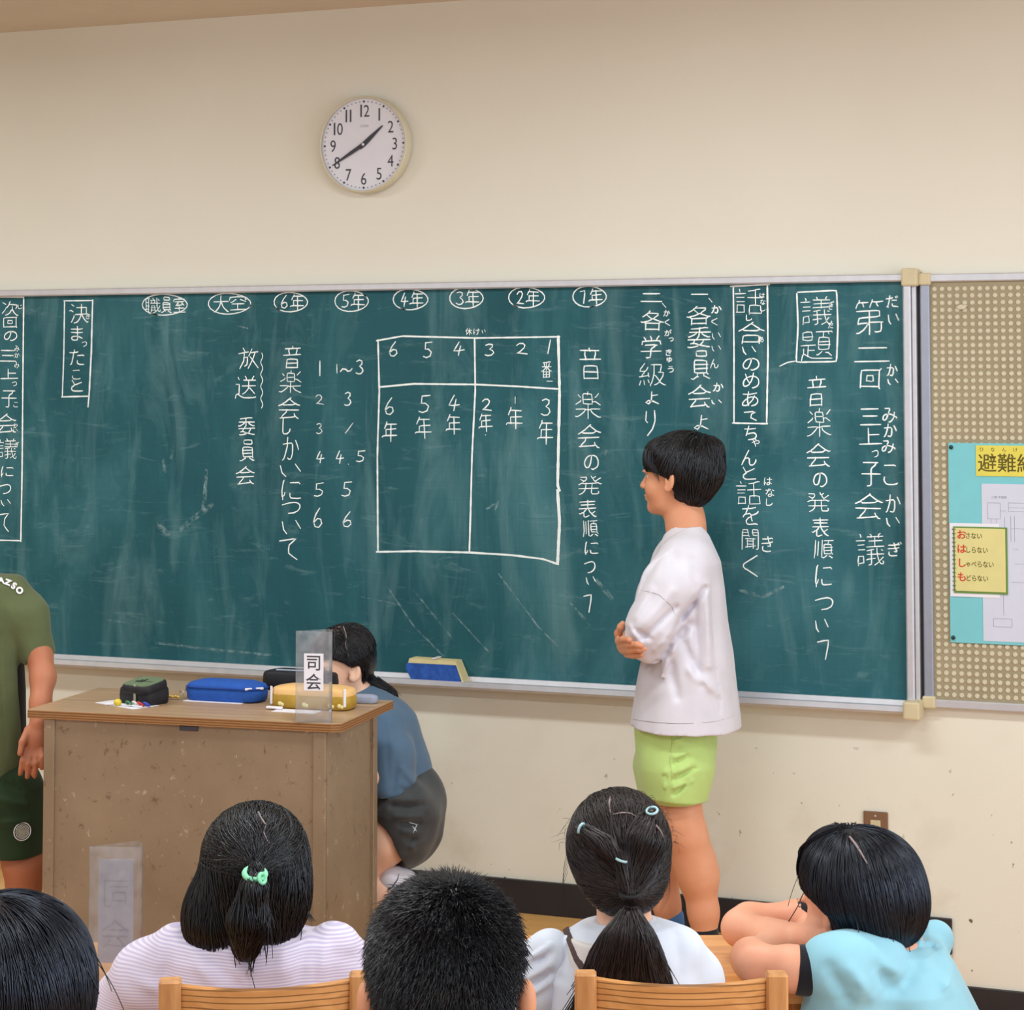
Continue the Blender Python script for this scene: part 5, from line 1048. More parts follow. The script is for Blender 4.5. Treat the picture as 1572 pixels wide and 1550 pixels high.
hair_obj('hair', hs, .007, [dict(n=1500, field=crown_field(Q(-66, 735, .04), .7), steps=7, step=.009, rad=.0014)], M_hair, g2, b2)
ts = SD(); ts.loft(rowsL(D2, [(876, -82, -14, .06), (884, -108, 14, .085), (898, -124, 28, .10), (930, -130, 36, .112), (1000, -126, 30, .118), (1100, -124, 32, .12), (1186, -126, 33, .125)]), .03)
ts.chain([(Q(18, 905), .048), (Q(38, 945), .058), (Q(57, 1000, -.01), .047)], .03); ts.chain([(Q(-108, 905), .048), (Q(-130, 945), .058), (Q(-150, 1000), .047)], .03)
for k, (a, b) in enumerate((((26, 940), (30, 1020)), ((10, 930), (6, 1080)), ((22, 1040), (14, 1160)), ((-4, 980), (0, 1160)), ((60, 950), (62, 995)), ((18, 905), (34, 960)))): ts.fold((*a, 5.8), (*b, 5.7), .012, (-.009, .006, -.006, -.006, .004, -.005)[k])
ts.ripple(.003, 18, 5, (1, 1, .35))
ts.cap(Q(58, 1000, -.01), Q(68, 1030, -.01), .038, .042, .004, 's'); ts.cap(Q(-48, 860), Q(-48, 886), .05, .05, .005, 's'); ts.plane(Q(0, 1187), (0, 0, -1))
body('t_shirt', ts, .0055, M_olive, g2, b2)
# side panel of black mesh and the lettering running along the shoulder
sp = SD(); sp.loft(rowsL(D2, [(985, 14, 34, .04, .02), (1060, 14, 38.5, .045, .02), (1186, 12, 39.5, .05, .02)]), .01); body('side_panel', sp, .006, M_blackc, g2, b2)
for k, (ch_, u, v, rot) in enumerate((('A', 1, 895, 12), ('Z', 10, 898, 22), ('S', 18.5, 903, 35), ('O', 26, 909, 52))):
    p = on_cloth(ts, [(u, v)], 5.5)[0]
    # the print sits on the sloping shoulder: orient to surface
    n = ts.grad(p[None])[0]; M_ = axes(-n, (math.sin(R(rot)), 0, math.cos(R(rot)))); W3 = np.array([toW(M_[:, 1]) - toW(np.zeros(3)), toW(M_[:, 2]) - toW(np.zeros(3)), toW(n) - toW(np.zeros(3))]).T
    me_ = Matrix(((*(-W3[:, 0]), 0), (*W3[:, 1], 0), (*W3[:, 2], 0), (0, 0, 0, 1))).transposed()
    pw_ = toW(p) + W3[:, 2] * .003 - b2; me_.translation = Vector(pw_)
    text_mesh('shoulder_print', ch_, .024, M_white, g2, me_, .0014, 1.0, .0004)
ss = SD(); ss.loft(rowsL(D2, [(1178, -122, 32, .12), (1230, -126, 44, .13)]), .03)
for x, sg in ((24, 1), (-116, -1)): ss.chain([(Q(x - 6 * sg, 1215), .085), (Q(x, 1260), .080), (Q(x + 2 * sg, 1325), .079)], .03)
ss.loft(rowsL(D2, [(1190, -30, 50, .08), (1250, -22, 60, .10), (1320, -16, 66, .10)]), .03); ss.loft(rowsL(D2, [(1190, -140, -62, .08), (1250, -150, -70, .10), (1320, -156, -76, .10)]), .03); ss.plane(Q(20, 1309), (0, 0, -1))
for k, (a, b) in enumerate((((-2, 1200), (30, 1232)), ((-6, 1222), (36, 1255)), ((10, 1196), (46, 1222)), ((-2, 1262), (30, 1275)))): ss.fold((*a, 5.8), (*b, 5.7), .010, (-.008, .007, -.006, .005)[k])
ss.ripple(.0025, 22, 9); ss.cap(Q(30, 1300), Q(36, 1335), .064, .066, .004, 's')
body('shorts', ss, .0055, M_olived, g2, b2)
sp = SD(); sp.loft(rowsL(D2, [(1196, 38, 52, .05, .02), (1240, 42, 60, .05, .02), (1308, 46, 66, .055, .02)]), .01); body('shorts_panel', sp, .006, M_blackc, g2, b2)
p = on_cloth(ss, [(34, 1276)], 5.6)[0]; n = ss.grad(p[None])[0]; nw = toW(n) - toW(np.zeros(3)); c0 = toW(p) + nw * .002
m = MB(); m.torus(tuple(c0), .0235, .0016, tuple(nw), 28, 6).torus(tuple(c0), .0185, .0010, tuple(nw), 28, 6); m.obj('badge_ring', M_white, g2, True, b2)
m = MB(); m.cyl(tuple(c0 - nw * .004), tuple(c0 + nw * .0006), .0165, n=24).obj('badge', mat('grey_badge', (168, 172, 160), .7, .2, 120), g2, False, b2)
for x, sg in ((30, 1), (-124, -1)):
    hl = Q(x, 1540, .05); hl[2] = 0; tt = hl + np.array(f2) * .18; tt[2] = 0; shoe('shoe', tt, hl, g2, b2, M_white, M_shoek)
# ---------------------------------------------------------------- 3 girl behind the podium, sitting on her heels on a stool
D3 = 5.92; Q = lambda u, v, dd=0.0: Pf(u, v, D3 + dd)
s = SD(1.06); f3 = (-.86, -.38, -.10)
Lh, Mh = head(s, Q(526, 1022, 0), f3, (-.05, 0, 1), .92)
s.chain([(Q(540, 1052, .01), .047), (Q(556, 1085, .02), .046)], .02)
s.chain([(Q(566, 1110, .02), .085), (Q(596, 1170, .02), .082), (Q(616, 1222, .02), .085)], .03)
s.chain([(Q(560, 1115, -.10), .04), (Q(566, 1190, -.15), .032), (Q(530, 1235, -.16), .028)], .015); s.chain([(Q(560, 1115, .13), .04), (Q(560, 1190, .17), .032), (Q(520, 1230, .12), .028)], .015)
for dd in (-.085, .09):
    s.chain([(Q(622, 1240, dd), .075), (Q(590, 1290, dd), .062), (Q(545, 1338, dd), .050), (Q(548, 1375, dd), .044), (Q(590, 1372, dd), .040), (Q(612, 1368, dd), .033)], .02)
b3 = toW(Q(600, 1480)); b3[2] = .18
g3 = person(tuple(b3), 'girl with a black ponytail, slate blue shirt and black denim shorts crouching behind the podium')
body('body', s, .0052, M_skin_fair, g3, b3); face_bits(Lh, Mh, .92, g3, b3)
hs = SD(1.06); hs.ell(Q(526, 1008, .01), (.086, .085, .082), None, .02); hs.ell(Q(540, 1008, .015), (.066, .078, .085), None, .02)
hs.ell(Q(506, 1062, -.06), (.085, .11, .088), None, .006, 's'); hs.ell(Q(549, 1048, -.1), (.035, .07, .045), None, .006, 's')
hs.chain([(Q(560, 1042, .03), .020), (Q(574, 1060, .03), .030), (Q(592, 1072, .03), .028), (Q(604, 1092, .03), .016)], .02)
kf = Q(560, 1045, .03)
hair_obj('hair', hs, .0042, [dict(n=3800, field=tie_field(kf, .1), steps=9, step=.0075, rad=.0010, mask=lambda V_: V_[:, 0] < kf[0] + .005), dict(n=700, field=lambda P, i: np.tile(np.array((.75, 0, -.6)), (len(P), 1)), steps=7, step=.008, rad=.0010, mask=lambda V_: (V_[:, 0] > kf[0]) & (V_[:, 2] < Q(560, 1040)[2]))], M_hair, g3, b3,
         [[Q(524, 962, -.07), Q(533, 985, -.085), Q(534, 1010, -.09), Q(541, 1030, -.09)], [Q(512, 965, -.075), Q(514, 990, -.09), Q(512, 1012, -.088)], [Q(505, 968, -.07), Q(504, 990, -.09), Q(501, 1010, -.085)]], .002)
V = []; F = []; tubes(V, F, [[Q(527, 961, -.055), Q(532, 975, -.073), Q(530, 990, -.083), Q(536, 1008, -.088)]], .0016); mesh('scalp_part', toW(np.vstack(V)), np.vstack(F), M_scalp, g3, True, b3)
ts = SD(1.06); ts.chain([(Q(558, 1098, .02), .085), (Q(575, 1130, .02), .115), (Q(598, 1180, .02), .105), (Q(612, 1225, .02), .100)], .03)
ts.chain([(Q(577, 1115, -.06), .065), (Q(594, 1160, -.10), .066), (Q(598, 1200, -.11), .062)], .03); ts.chain([(Q(566, 1115, .11), .06), (Q(560, 1180, .16), .05)], .03)
for k, (a, b) in enumerate((((600, 1105), (606, 1160)), ((612, 1150), (604, 1215)), ((622, 1170), (642, 1215)), ((618, 1200), (640, 1230)), ((598, 1140), (600, 1210)))): ts.fold((*a, 5.85), (*b, 5.75), .009, (.005, -.007, .007, -.007, -.004)[k])
ts.ripple(.002, 26, 2); ts.cap(Q(600, 1222, -.11), Q(602, 1250, -.12), .05, .06, .004, 's')
body('t_shirt', ts, .005, M_navy, g3, b3)
ss = SD(1.06); ss.chain([(Q(620, 1232, .0), .112), (Q(614, 1268, 0), .112)], .02)
for dd in (-.09, .09): ss.chain([(Q(622, 1248, dd), .090), (Q(620, 1278, dd), .074), (Q(616, 1296, dd), .055)], .03)
for k in range(7): ss.fold((600 + 6 * k, 1215 + 12 * k, 5.85), (652 - 3 * k, 1225 + 13 * k, 5.75), .008, -.014 if k % 2 else .010)
ss.ripple(.003, 30, 12); ss.cap(Q(582, 1290, -.12), Q(592, 1330, -.12), .055, .050, .006, 's')
body('denim_shorts', ss, .005, M_denim, g3, b3)
seam('paint_mark', ss, [[(633, 1268), (640, 1276)], [(640, 1266), (634, 1279)], [(628, 1262), (642, 1266)]], 5.5, .0014, M_white, g3, b3, .001)
so = SD(1.06); so.chain([(Q(604, 1352, -.085), .040), (Q(618, 1362, -.085), .042), (Q(604, 1395, -.085), .040)], .02); so.ripple(.0015, 40, 1); o = body('sock', so, .005, M_tee, g3, b3)
so = SD(1.06); so.chain([(Q(604, 1352, .09), .036), (Q(604, 1392, .09), .038)], .02); body('sock', so, .005, M_tee, g3, b3)
seam('sock_stripe', SD(1.06).chain([(Q(604, 1352, -.085), .040), (Q(618, 1362, -.085), .042), (Q(604, 1395, -.085), .040)], .02), [[(594, 1366), (602, 1361), (610, 1350), (613, 1340)]], 5.5, .0022, M_blackc, g3, b3, .001)
p_ = Q(586, 1400, 0); w3 = toW(p_); zs = .335
st = empty('wooden_stool', (w3[0], w3[1], .18), YAW, 'low wooden stool under the girl behind the podium', 'stool')
MB().box((0, 0, zs - .18 - .012), (.24, .26, .022), bev=.006).obj('seat', M_desk, st)
for sx in (-1, 1):
    for sy in (-1, 1): MB().box((sx * .1, sy * .11, (zs - .18 - .023) / 2), (.026, .026, zs - .18 - .023), bev=.003).obj('leg', M_desk, st)
# ---------------------------------------------------------------- seated pupils seen from behind
def legs(s, a, d, zseat=.44, sp=.085, fwd=.36, dirx=0):
    for sg in (-1, 1):
        k = np.array((a + sg * sp * 1.1 + dirx, d + fwd, zseat - .03)); s.chain([(np.array((a + sg * sp, d, zseat)), .060), (k, .050), (k + (0, .02, -.34), .036)], .02)
        s.chain([(k + (0, .02, -.36), .03), (k + (0, .12, -.385), .028)], .02)
def trousers(a, d, m, par, base, zseat=.445, sp=.085, fwd=.36):
    s = SD(); s.ell((a, d + .02, zseat + .02), (.15, .10, .078), None, .02)
    for sg in (-1, 1):
        k = np.array((a + sg * sp * 1.1, d + fwd, zseat - .03)); s.chain([(np.array((a + sg * sp, d, zseat)), .064), (k, .058), (k + (0, .02, -.14), .054)], .02)
    s.plane((0, 0, .379), (0, 0, -1)) if False else None
    return body('trousers', s, .012, m, par, base)
# 4 lavender striped top, half-up hair with a mint tie
D4 = 3.73; Q = lambda u, v, dd=0.0: Pf(u, v, D4 + dd)
s = SD(); Lh, Mh = head(s, Q(391, 1330, .02), (-.06, 1, -.06), (0, 0, 1), .92)
s.chain([(Q(389, 1385), .046), (Q(388, 1440), .05)], .02); a4 = Q(390, 1600)[0]
s.loft([(.42, a4, D4 + .0, .12, .08), (.70, a4, D4, .12, .07), (.77, a4, D4, .08, .05)], .03)
s.chain([(Q(262, 1470, .02), .04), (Q(205, 1560, .06), .033), (Q(290, 1612, .05), .025)], .015); s.chain([(Q(520, 1470, .02), .04), (Q(565, 1560, .06), .033), (Q(490, 1612, .05), .025)], .015)
for x in (310, 470): s.ell(Q(x, 1615, .05), (.045, .03, .014), None, .01)
legs(s, a4, D4 + .02)
b4 = toW((a4, D4, 0)); g4 = person(tuple(b4), 'seated girl in a lavender striped top with half-up black hair and a mint hair tie')
body('body', s, .0062, M_skin_fair, g4, b4); face_bits(Lh, Mh, .92, g4, b4)
T4 = Q(393, 1338, -.115)
hs = SD(); hs.ell(Q(392, 1313, .0), (.0915, .098, .090), None, .02); hs.ell(Q(385, 1375, -.02), (.092, .072, .078), None, .03); hs.ell(Q(322, 1408, -.02), (.046, .05, .062), None, .03); hs.ell(Q(436, 1372, -.02), (.040, .052, .072), None, .03)
hs.chain([(Q(345, 1430, -.04), .045), (Q(345, 1478, -.045), .022)], .03); hs.chain([(Q(400, 1430, -.04), .045), (Q(385, 1462, -.045), .016)], .03)
hs.chain([(T4, .014), (Q(390, 1365, -.13), .026), (Q(382, 1410, -.125), .034), (Q(378, 1452, -.11), .022)], .012)
hs.fold((398, 1245, 3.6), (418, 1300, 3.6), .006, -.006); hs.fold((372, 1345, 3.6), (345, 1400, 3.6), .010, -.008); hs.fold((408, 1350, 3.6), (420, 1420, 3.6), .010, -.008)
up4 = lambda V_: (V_[:, 2] > T4[2] - .005); lo4 = lambda V_: (V_[:, 2] <= T4[2] + .035)
def f4(P, i):
    d = np.array((0, 0, -1.)) + np.stack([-(P[:, 0] - T4[0]) * 1.2, 0 * P[:, 0], 0 * P[:, 0]], -1); return d
ex = [[Q(330 + k * 5, 1440, -.05), Q(338 + k * 4, 1470, -.06), Q(346 + k * 3, 1488 + (k * 37 % 9), -.055)] for k in range(8)] + [[Q(375 + k * 3, 1440, -.11), Q(380 + k * 2, 1465, -.11), Q(384 + k * (k % 3 - 1), 1478 + k * 3, -.10)] for k in range(8)] + [[Q(455 + k * 3, 1380, -.02), Q(468 + k * 2, 1400, -.03), Q(476 + k * 3, 1415, -.03)] for k in range(4)]
hair_obj('hair', hs, .0048, [dict(n=2600, field=tie_field(T4), steps=9, step=.010, rad=.0009, mask=up4, off=(-.001, .0035), wob=.22, fly=.03), dict(n=3800, field=f4, steps=10, step=.010, rad=.0009, mask=lo4, off=(-.001, .004), fly=.03, wob=.13)], M_hair, g4, b4, ex, .0016)
V = []; F = []; tubes(V, F, [on_cloth(hs, [(396, 1246), (402, 1258), (408, 1266), (404, 1276), (410, 1290), (420, 1300)], 3.5, .003)], .0022); mesh('scalp_part', toW(np.vstack(V)), np.vstack(F), M_scalp, g4, True, b4)
m = MB(); tw = toW(T4 + (0, -.006, 0)); m.torus(tuple(toW(T4 + (0, -.014, 0))), .0175, .0050, (.25, -.3, 1), 20, 8).torus(tuple(toW(T4 + (.014, -.030, -.004))), .0080, .0032, (1, -.2, .3), 16, 8); m.obj('hair_tie', M_mint, g4, True, b4)
ts = SD(); ts.loft(rowsL(D4, [(1418, 350, 428, .055), (1426, 310, 470, .075), (1440, 266, 512, .088), (1465, 244, 532, .098), (1500, 240, 540, .098), (1560, 250, 536, .095), (1660, 262, 520, .095), (1720, 262, 520, .10)]), .03)
ts.chain([(Q(272, 1462), .050), (Q(228, 1500, .03), .060), (Q(196, 1540, .07), .054), (Q(180, 1600, .11), .05)], .03); ts.chain([(Q(512, 1456), .048), (Q(540, 1500, .03), .052), (Q(566, 1560, .08), .05)], .03)
for k, (a, b) in enumerate((((262, 1450), (240, 1540)), ((300, 1450), (330, 1530)), ((320, 1440), (360, 1520)), ((470, 1440), (452, 1530)), ((500, 1440), (490, 1530)), ((520, 1460), (545, 1500)), ((210, 1500), (240, 1545)), ((440, 1430), (430, 1500)))): ts.fold((*a, 3.7), (*b, 3.6), .012, (-.007, .005, -.005, -.006, .005, -.004, .005, .004)[k])
ts.ripple(.0016, 26, 4, (1, 1, .4)); ts.cap(Q(389, 1400), Q(388, 1426), .05, .046, .004, 's')
body('striped_top', ts, .005, M_lav, g4, b4); trousers(a4, D4 + .02, M_denim, g4, b4)
# 5 ponytail girl
D5 = 3.76; Q = lambda u, v, dd=0.0: Pf(u, v, D5 + dd)
s = SD(); Lh, Mh = head(s, Q(949, 1318, .02), (-.10, 1, -.05), (.03, 0, 1), .92)
s.chain([(Q(955, 1370), .045), (Q(960, 1430), .05)], .02); a5 = Q(960, 1600)[0]
s.loft([(.42, a5, D5 + .0, .12, .08), (.70, a5, D5, .11, .07), (.76, a5, D5, .07, .05)], .03)
s.chain([(Q(842, 1470, .02), .036), (Q(820, 1560, .06), .03), (Q(890, 1612, .05), .024)], .015); s.chain([(Q(1050, 1470, .02), .034), (Q(1086, 1560, .06), .03), (Q(1040, 1612, .05), .024)], .015)
for x in (910, 1020): s.ell(Q(x, 1615, .05), (.045, .03, .014), None, .01)
legs(s, a5, D5 + .02)
b5 = toW((a5, D5, 0)); g5 = person(tuple(b5), 'seated girl in white top with long dark ponytail and pale blue hair ties')
body('body', s, .0062, M_skin_fair, g5, b5); face_bits(Lh, Mh, .92, g5, b5)
T5 = Q(968, 1372, -.115)
hs = SD(); hs.ell(Q(950, 1296, .0), (.0905, .098, .096), None, .02); hs.ell(Q(960, 1352, -.02), (.066, .075, .058), None, .035)
hs.chain([(Q(890, 1272, -.075), .010), (Q(925, 1296, -.098), .013), (Q(953, 1320, -.105), .009), (Q(962, 1350, -.110), .012)], .008)
hs.chain([(Q(1001, 1250, -.070), .012), (Q(992, 1290, -.088), .030), (Q(980, 1330, -.090), .028), (T5, .014)], .012)
hs.fold((936, 1225, 3.6), (936, 1262, 3.6), .0045, -.005)
pt = SD(); pt.loft([(Q(0, v, 0)[2], Q(u, v, -.13)[0], D5 - .125 + k, r_, t_) for v, u, r_, t_, k in ((1366, 968, .012, .012, 0), (1380, 967, .022, .020, -.004), (1400, 965, .040, .028, -.006), (1430, 962, .056, .030, .0), (1470, 961, .070, .030, .012), (1520, 960, .080, .028, .022), (1548, 960, .078, .02, .03))], .01)
for k in range(9): pt.fold((966 + (k - 4) * 4, 1385, 3.5), (960 + (k - 4) * 16, 1540, 3.5), .004 + .002 * (k % 2), -.006 if k % 2 else .004)
G5 = [dict(n=4600, field=tie_field(T5), steps=10, step=.011, rad=.0008, off=(-.001, .003), wob=.1, fly=.02)]
ex = []
rg = random.Random(5)
for k in range(34):
    a = rg.uniform(0, 3.1416); p0 = Q(950 - 84 * math.cos(a), 1296 - 86 * math.sin(a), rg.uniform(-.04, .03)); ex.append([p0, p0 + np.array((-math.cos(a) * .006 + rg.uniform(-.006, .006), 0, .004 * math.sin(a))), p0 + np.array((-math.cos(a) * .012 + rg.uniform(-.016, .012), -.01, rg.uniform(-.03, .004)))])
ex += [[Q(872, 1300 + 9 * k, -.02), Q(864 - k, 1335 + 9 * k, -.03), Q(868 + k, 1375 + 7 * k, -.03)] for k in range(5)] + [[Q(1026, 1310 + 8 * k, -.02), Q(1030, 1350 + 8 * k, -.03), Q(1012 - k, 1395 + 5 * k, -.04)] for k in range(4)]
hair_obj('hair', hs, .0045, G5, M_hairbrown, g5, b5, ex, .0004)
def fan(P, i): return np.stack([(P[:, 0] - T5[0]) * 5.5, 0 * P[:, 0], -np.ones(len(P))], -1)
hair_obj('ponytail', pt, .0045, [dict(n=4200, field=fan, steps=10, step=.013, rad=.0009, off=(-.001, .0035), wob=.07, fly=.05)], M_hairbrown, g5, b5)
V = []; F = []
tubes(V, F, [on_cloth(hs, [(937, 1222), (935, 1236), (937, 1250), (938, 1258)], 3.5, .003), on_cloth(hs, [(941, 1250), (955, 1247), (968, 1248), (977, 1253)], 3.5, .003), on_cloth(hs, [(1007, 1266), (1014, 1275), (1019, 1286)], 3.5, .003)], .0018)
mesh('scalp_part', toW(np.vstack(V)), np.vstack(F), M_scalp, g5, True, b5)
for (u, v, n_, r_) in ((892, 1271, (1, -.6, -.4), .0085), (1001, 1244, (-.2, -.5, 1), .0095), (954, 1320, (.3, 0, 1), .0090)):
    p = on_cloth(hs, [(u, v)], 3.5, .0)[0]; MB().torus(tuple(toW(p)), r_, .0022, tuple(toW(np.array(n_)) - toW(np.zeros(3))), 20, 8).obj('small_hair_tie', M_bluetie, g5, True, b5)
MB().torus(tuple(toW(T5 + (0, -.002, .002))), .0165, .0050, (0, -.25, 1), 22, 8).obj('hair_tie', M_blacktie, g5, True, b5)
ts = SD(); ts.loft(rowsL(D5, [(1408, 930, 1000, .055), (1418, 890, 1030, .075), (1436, 862, 1046, .085), (1465, 850, 1066, .092), (1500, 842, 1084, .098), (1560, 842, 1092, .10), (1660, 852, 1080, .115), (1720, 852, 1080, .12)]), .03)
for k, (a, b) in enumerate((((1040, 1430), (1050, 1520)), ((1070, 1450), (1090, 1520)), ((880, 1440), (866, 1530)), ((850, 1470), (846, 1540)), ((1000, 1420), (1020, 1460)))): ts.fold((*a, 3.7), (*b, 3.6), .012, (-.006, .005, -.006, .005, .004)[k])
ts.ripple(.0018, 24, 14, (1, 1, .4)); ts.cap(Q(956, 1390), Q(958, 1418), .05, .046, .004, 's')
ts.chain([(Q(1046, 1458), .040), (Q(1070, 1500, .03), .040), (Q(1088, 1560, .06), .040)], .03)
body('white_top', ts, .005, M_whiteblue, g5, b5)
rs = SD(); rs.chain([(Q(842, 1462), .040), (Q(822, 1495, .02), .052), (Q(808, 1535, .03), .054), (Q(805, 1590, .05), .05)], .03)
for k in range(7): rs.fold((800 + (k % 2) * 6, 1456 + k * 14, 3.7), (846, 1450 + k * 15, 3.6), .006, -.010 if k % 2 else .006)
rs.ripple(.002, 40, 6); body('ruffled_sleeve', rs, .0045, M_whiteblue, g5, b5)
vs = SD(); vs.loft([(z, a - (.035 if True else 0), d - .004, r_ * .62, t_ * 1.03) for z, a, d, r_, t_ in rowsL(D5, [(1432, 868, 1050, .088), (1465, 853, 1080, .098), (1500, 846, 1096, .105), (1560, 846, 1100, .11), (1660, 856, 1070, .115)])], .02); vs.ripple(.0014, 24, 15)
body('vest', vs, .005, M_offw, g5, b5)
stp = [on_cloth(vs, [(868, 1424), (876, 1446), (886, 1472), (900, 1494), (914, 1512), (930, 1540)], 3.4, .001)]
V = []; F = []
P = np.array(stp[0]); tt_ = np.gradient(P, axis=0); tt_ /= np.linalg.norm(tt_, axis=1, keepdims=True); sd_ = np.cross(tt_, (0, -1, 0)); sd_ /= np.linalg.norm(sd_, axis=1, keepdims=True)
Vv = []; 
for p, q in zip(P, sd_): Vv += [p + q * .006 + (0, -.003, 0), p - q * .006 + (0, -.003, 0), p - q * .006 + (0, .001, 0), p + q * .006 + (0, .001, 0)]
mesh('shoulder_strap', toW(np.array(Vv)), [(i * 4 + k, i * 4 + (k + 1) % 4, i * 4 + 4 + (k + 1) % 4, i * 4 + 4 + k) for i in range(len(P) - 1) for k in range(4)], M_strap, g5, False, b5)
trousers(a5, D5 + .02, M_denim, g5, b5)
# 6 short-haired boy, nearest
D6 = 2.78; Q = lambda u, v, dd=0.0: Pf(u, v, D6 + dd)
s = SD(); Lh, Mh = head(s, Q(686, 1497, .02), (.12, 1, -.04), (0, 0, 1), .98)
s.ell(Q(563, 1538, -.01), (.013, .016, .030), None, .008); s.ell(Q(808, 1538, -.01), (.013, .016, .030), None, .008); s.chain([(Q(686, 1580), .055), (Q(686, 1660), .055)], .02); a6 = Q(686, 1600)[0]; s.loft([(.42, a6, D6, .14, .10), (.78, a6, D6, .15, .09), (.86, a6, D6, .12, .07)], .03)
for sg in (-1, 1): s.chain([((a6 + sg * .16, D6, .82), .042), ((a6 + sg * .19, D6 + .02, .60), .035), ((a6 + sg * .10, D6 + .22, .55), .026)], .02); s.ell((a6 + sg * .08, D6 + .28, .55), (.03, .045, .016), None, .01)
legs(s, a6, D6)
b6 = toW((a6, D6, 0)); g6 = person(tuple(b6), 'pupil with short cropped black hair in the foreground, seen from behind')
body('body', s, .0065, M_skin_tan, g6, b6); face_bits(Lh, Mh, .98, g6, b6)
hs = SD(); hs.ell(Q(684, 1462, .0), (.0955, .108, .094), None, .02); hs.ell(Q(684, 1515, -.015), (.082, .088, .080), None, .03); hs.plane(Q(684, 1592, -.05), (0, .35, -1)); hs.ell(Q(686, 1560, .12), (.10, .10, .10), None, .01, 's')
for x in (-1, 1): hs.ell(Lh(-.008, x * .085, -.012), (.022, .035, .036), None, .006, 's')
def fz6(P, i):
    n = hs.grad(P); return crown_field(Q(700, 1385, -.02), .35)(P, i) * .7 + n * 0
def fuzz(V, F, sd, seeds, n_len, rad, seed, comb):
    g = np.random.default_rng(seed); N = len(seeds); n = sd.grad(seeds); c = comb(seeds, 0); c -= n * (c * n).sum(-1, keepdims=True); c /= np.linalg.norm(c, axis=1, keepdims=True) + 1e-9
    d1 = n * g.uniform(.35, .9, (N, 1)) + c * .7 + g.normal(size=(N, 3)) * .22; d1 /= np.linalg.norm(d1, axis=1, keepdims=True); L = g.uniform(.5, 1, (N, 1)) * n_len
    path = np.array([seeds - n * .003, seeds + d1 * L * .5, seeds + d1 * L + c * L * .35])
    T = np.gradient(path, axis=0); T /= np.linalg.norm(T, axis=-1, keepdims=True) + 1e-9; A = np.cross(T, (.3, -.8, .5)); A /= np.linalg.norm(A, axis=-1, keepdims=True) + 1e-9; B = np.cross(T, A)
    r = np.array((1, .8, .2))[:, None, None] * rad; rings = np.stack([path + r * (A * math.cos(t) + B * math.sin(t)) for t in (0, 2.094, 4.189)], 2)
    n0 = sum(len(v) for v in V); V.append(rings.reshape(-1, 3)); i, k, j = np.meshgrid(np.arange(2), np.arange(N), np.arange(3), indexing='ij'); f = lambda a, b, c_: n0 + (a * N + b) * 3 + c_ % 3
    F.append(np.stack([f(i, k, j), f(i, k, j + 1), f(i + 1, k, j + 1), f(i + 1, k, j)], -1).reshape(-1, 4))
V0, F0 = hs.surf(.006); V, F = [V0 - hs.grad(V0) * .003], [F0]; g = np.random.default_rng(3)
fuzz(V, F, hs, V0[g.integers(0, len(V0), 26000)] + g.normal(size=(26000, 3)) * .003, .015, .0007, 3, crown_field(Q(700, 1385, -.02), .35))
mesh('hair', toW(np.vstack(V)), np.vstack(F), M_hair, g6, True, b6)
ts = SD(); ts.loft([(.44, a6, D6, .155, .12), (.7, a6, D6, .165, .115), (.80, a6, D6, .165, .10), (.85, a6, D6, .13, .085), (.875, a6, D6, .08, .065)], .03)
for sg in (-1, 1): ts.chain([((a6 + sg * .15, D6, .80), .058), ((a6 + sg * .185, D6 + .01, .68), .055)], .03)
ts.cap((a6, D6, .86), (a6, D6, .90), .055, .055, .005, 's'); body('t_shirt', ts, .009, M_navy, g6, b6); trousers(a6, D6, M_blackc, g6, b6)
# 7 dark head in the bottom left corner
D7 = 2.70; Q = lambda u, v, dd=0.0: Pf(u, v, D7 + dd)
s = SD(); Lh, Mh = head(s, Q(12, 1526, .02), (-.1, 1, -.04), (0, 0, 1), .98)
s.chain([(Q(12, 1600), .05), (Q(12, 1680), .05)], .02); a7 = Q(12, 1600)[0]; s.loft([(.42, a7, D7, .13, .10), (.76, a7, D7, .14, .085), (.84, a7, D7, .11, .07)], .03)
for sg in (-1, 1): s.chain([((a7 + sg * .15, D7, .80), .04), ((a7 + sg * .18, D7 + .02, .60), .033), ((a7 + sg * .10, D7 + .22, .55), .026)], .02); s.ell((a7 + sg * .08, D7 + .28, .55), (.03, .045, .016), None, .01)
legs(s, a7, D7)
b7 = toW((a7, D7, 0)); g7 = person(tuple(b7), 'pupil with a long dark bob in the bottom left corner, seen from behind')
body('body', s, .007, M_skin_fair, g7, b7); face_bits(Lh, Mh, .98, g7, b7)
hs = SD(); hs.ell(Q(14, 1488, .0), (.1035, .108, .094), None, .02); hs.ell(Q(12, 1545, -.01), (.104, .09, .098), None, .03); hs.ell(Q(12, 1580, .13), (.08, .10, .12), None, .01, 's')
hair_obj('hair', hs, .006, [dict(n=6500, field=crown_field(Q(-30, 1385, -.01), .8), steps=10, step=.012, rad=.0009, off=(-.001, .003), wob=.1, fly=.004)], M_hairblue, g7, b7, [[Q(135, 1490, -.02), Q(140, 1520, -.02), Q(137, 1560, -.02), Q(142, 1600, -.02)], [Q(132, 1500, -.03), Q(139, 1530, -.03), Q(141, 1570, -.03)]], .001)
ts = SD(); ts.loft([(.44, a7, D7, .145, .12), (.7, a7, D7, .155, .11), (.78, a7, D7, .155, .10), (.83, a7, D7, .12, .085), (.855, a7, D7, .08, .065)], .03)
for sg in (-1, 1): ts.chain([((a7 + sg * .145, D7, .79), .055), ((a7 + sg * .175, D7 + .01, .68), .052)], .03)
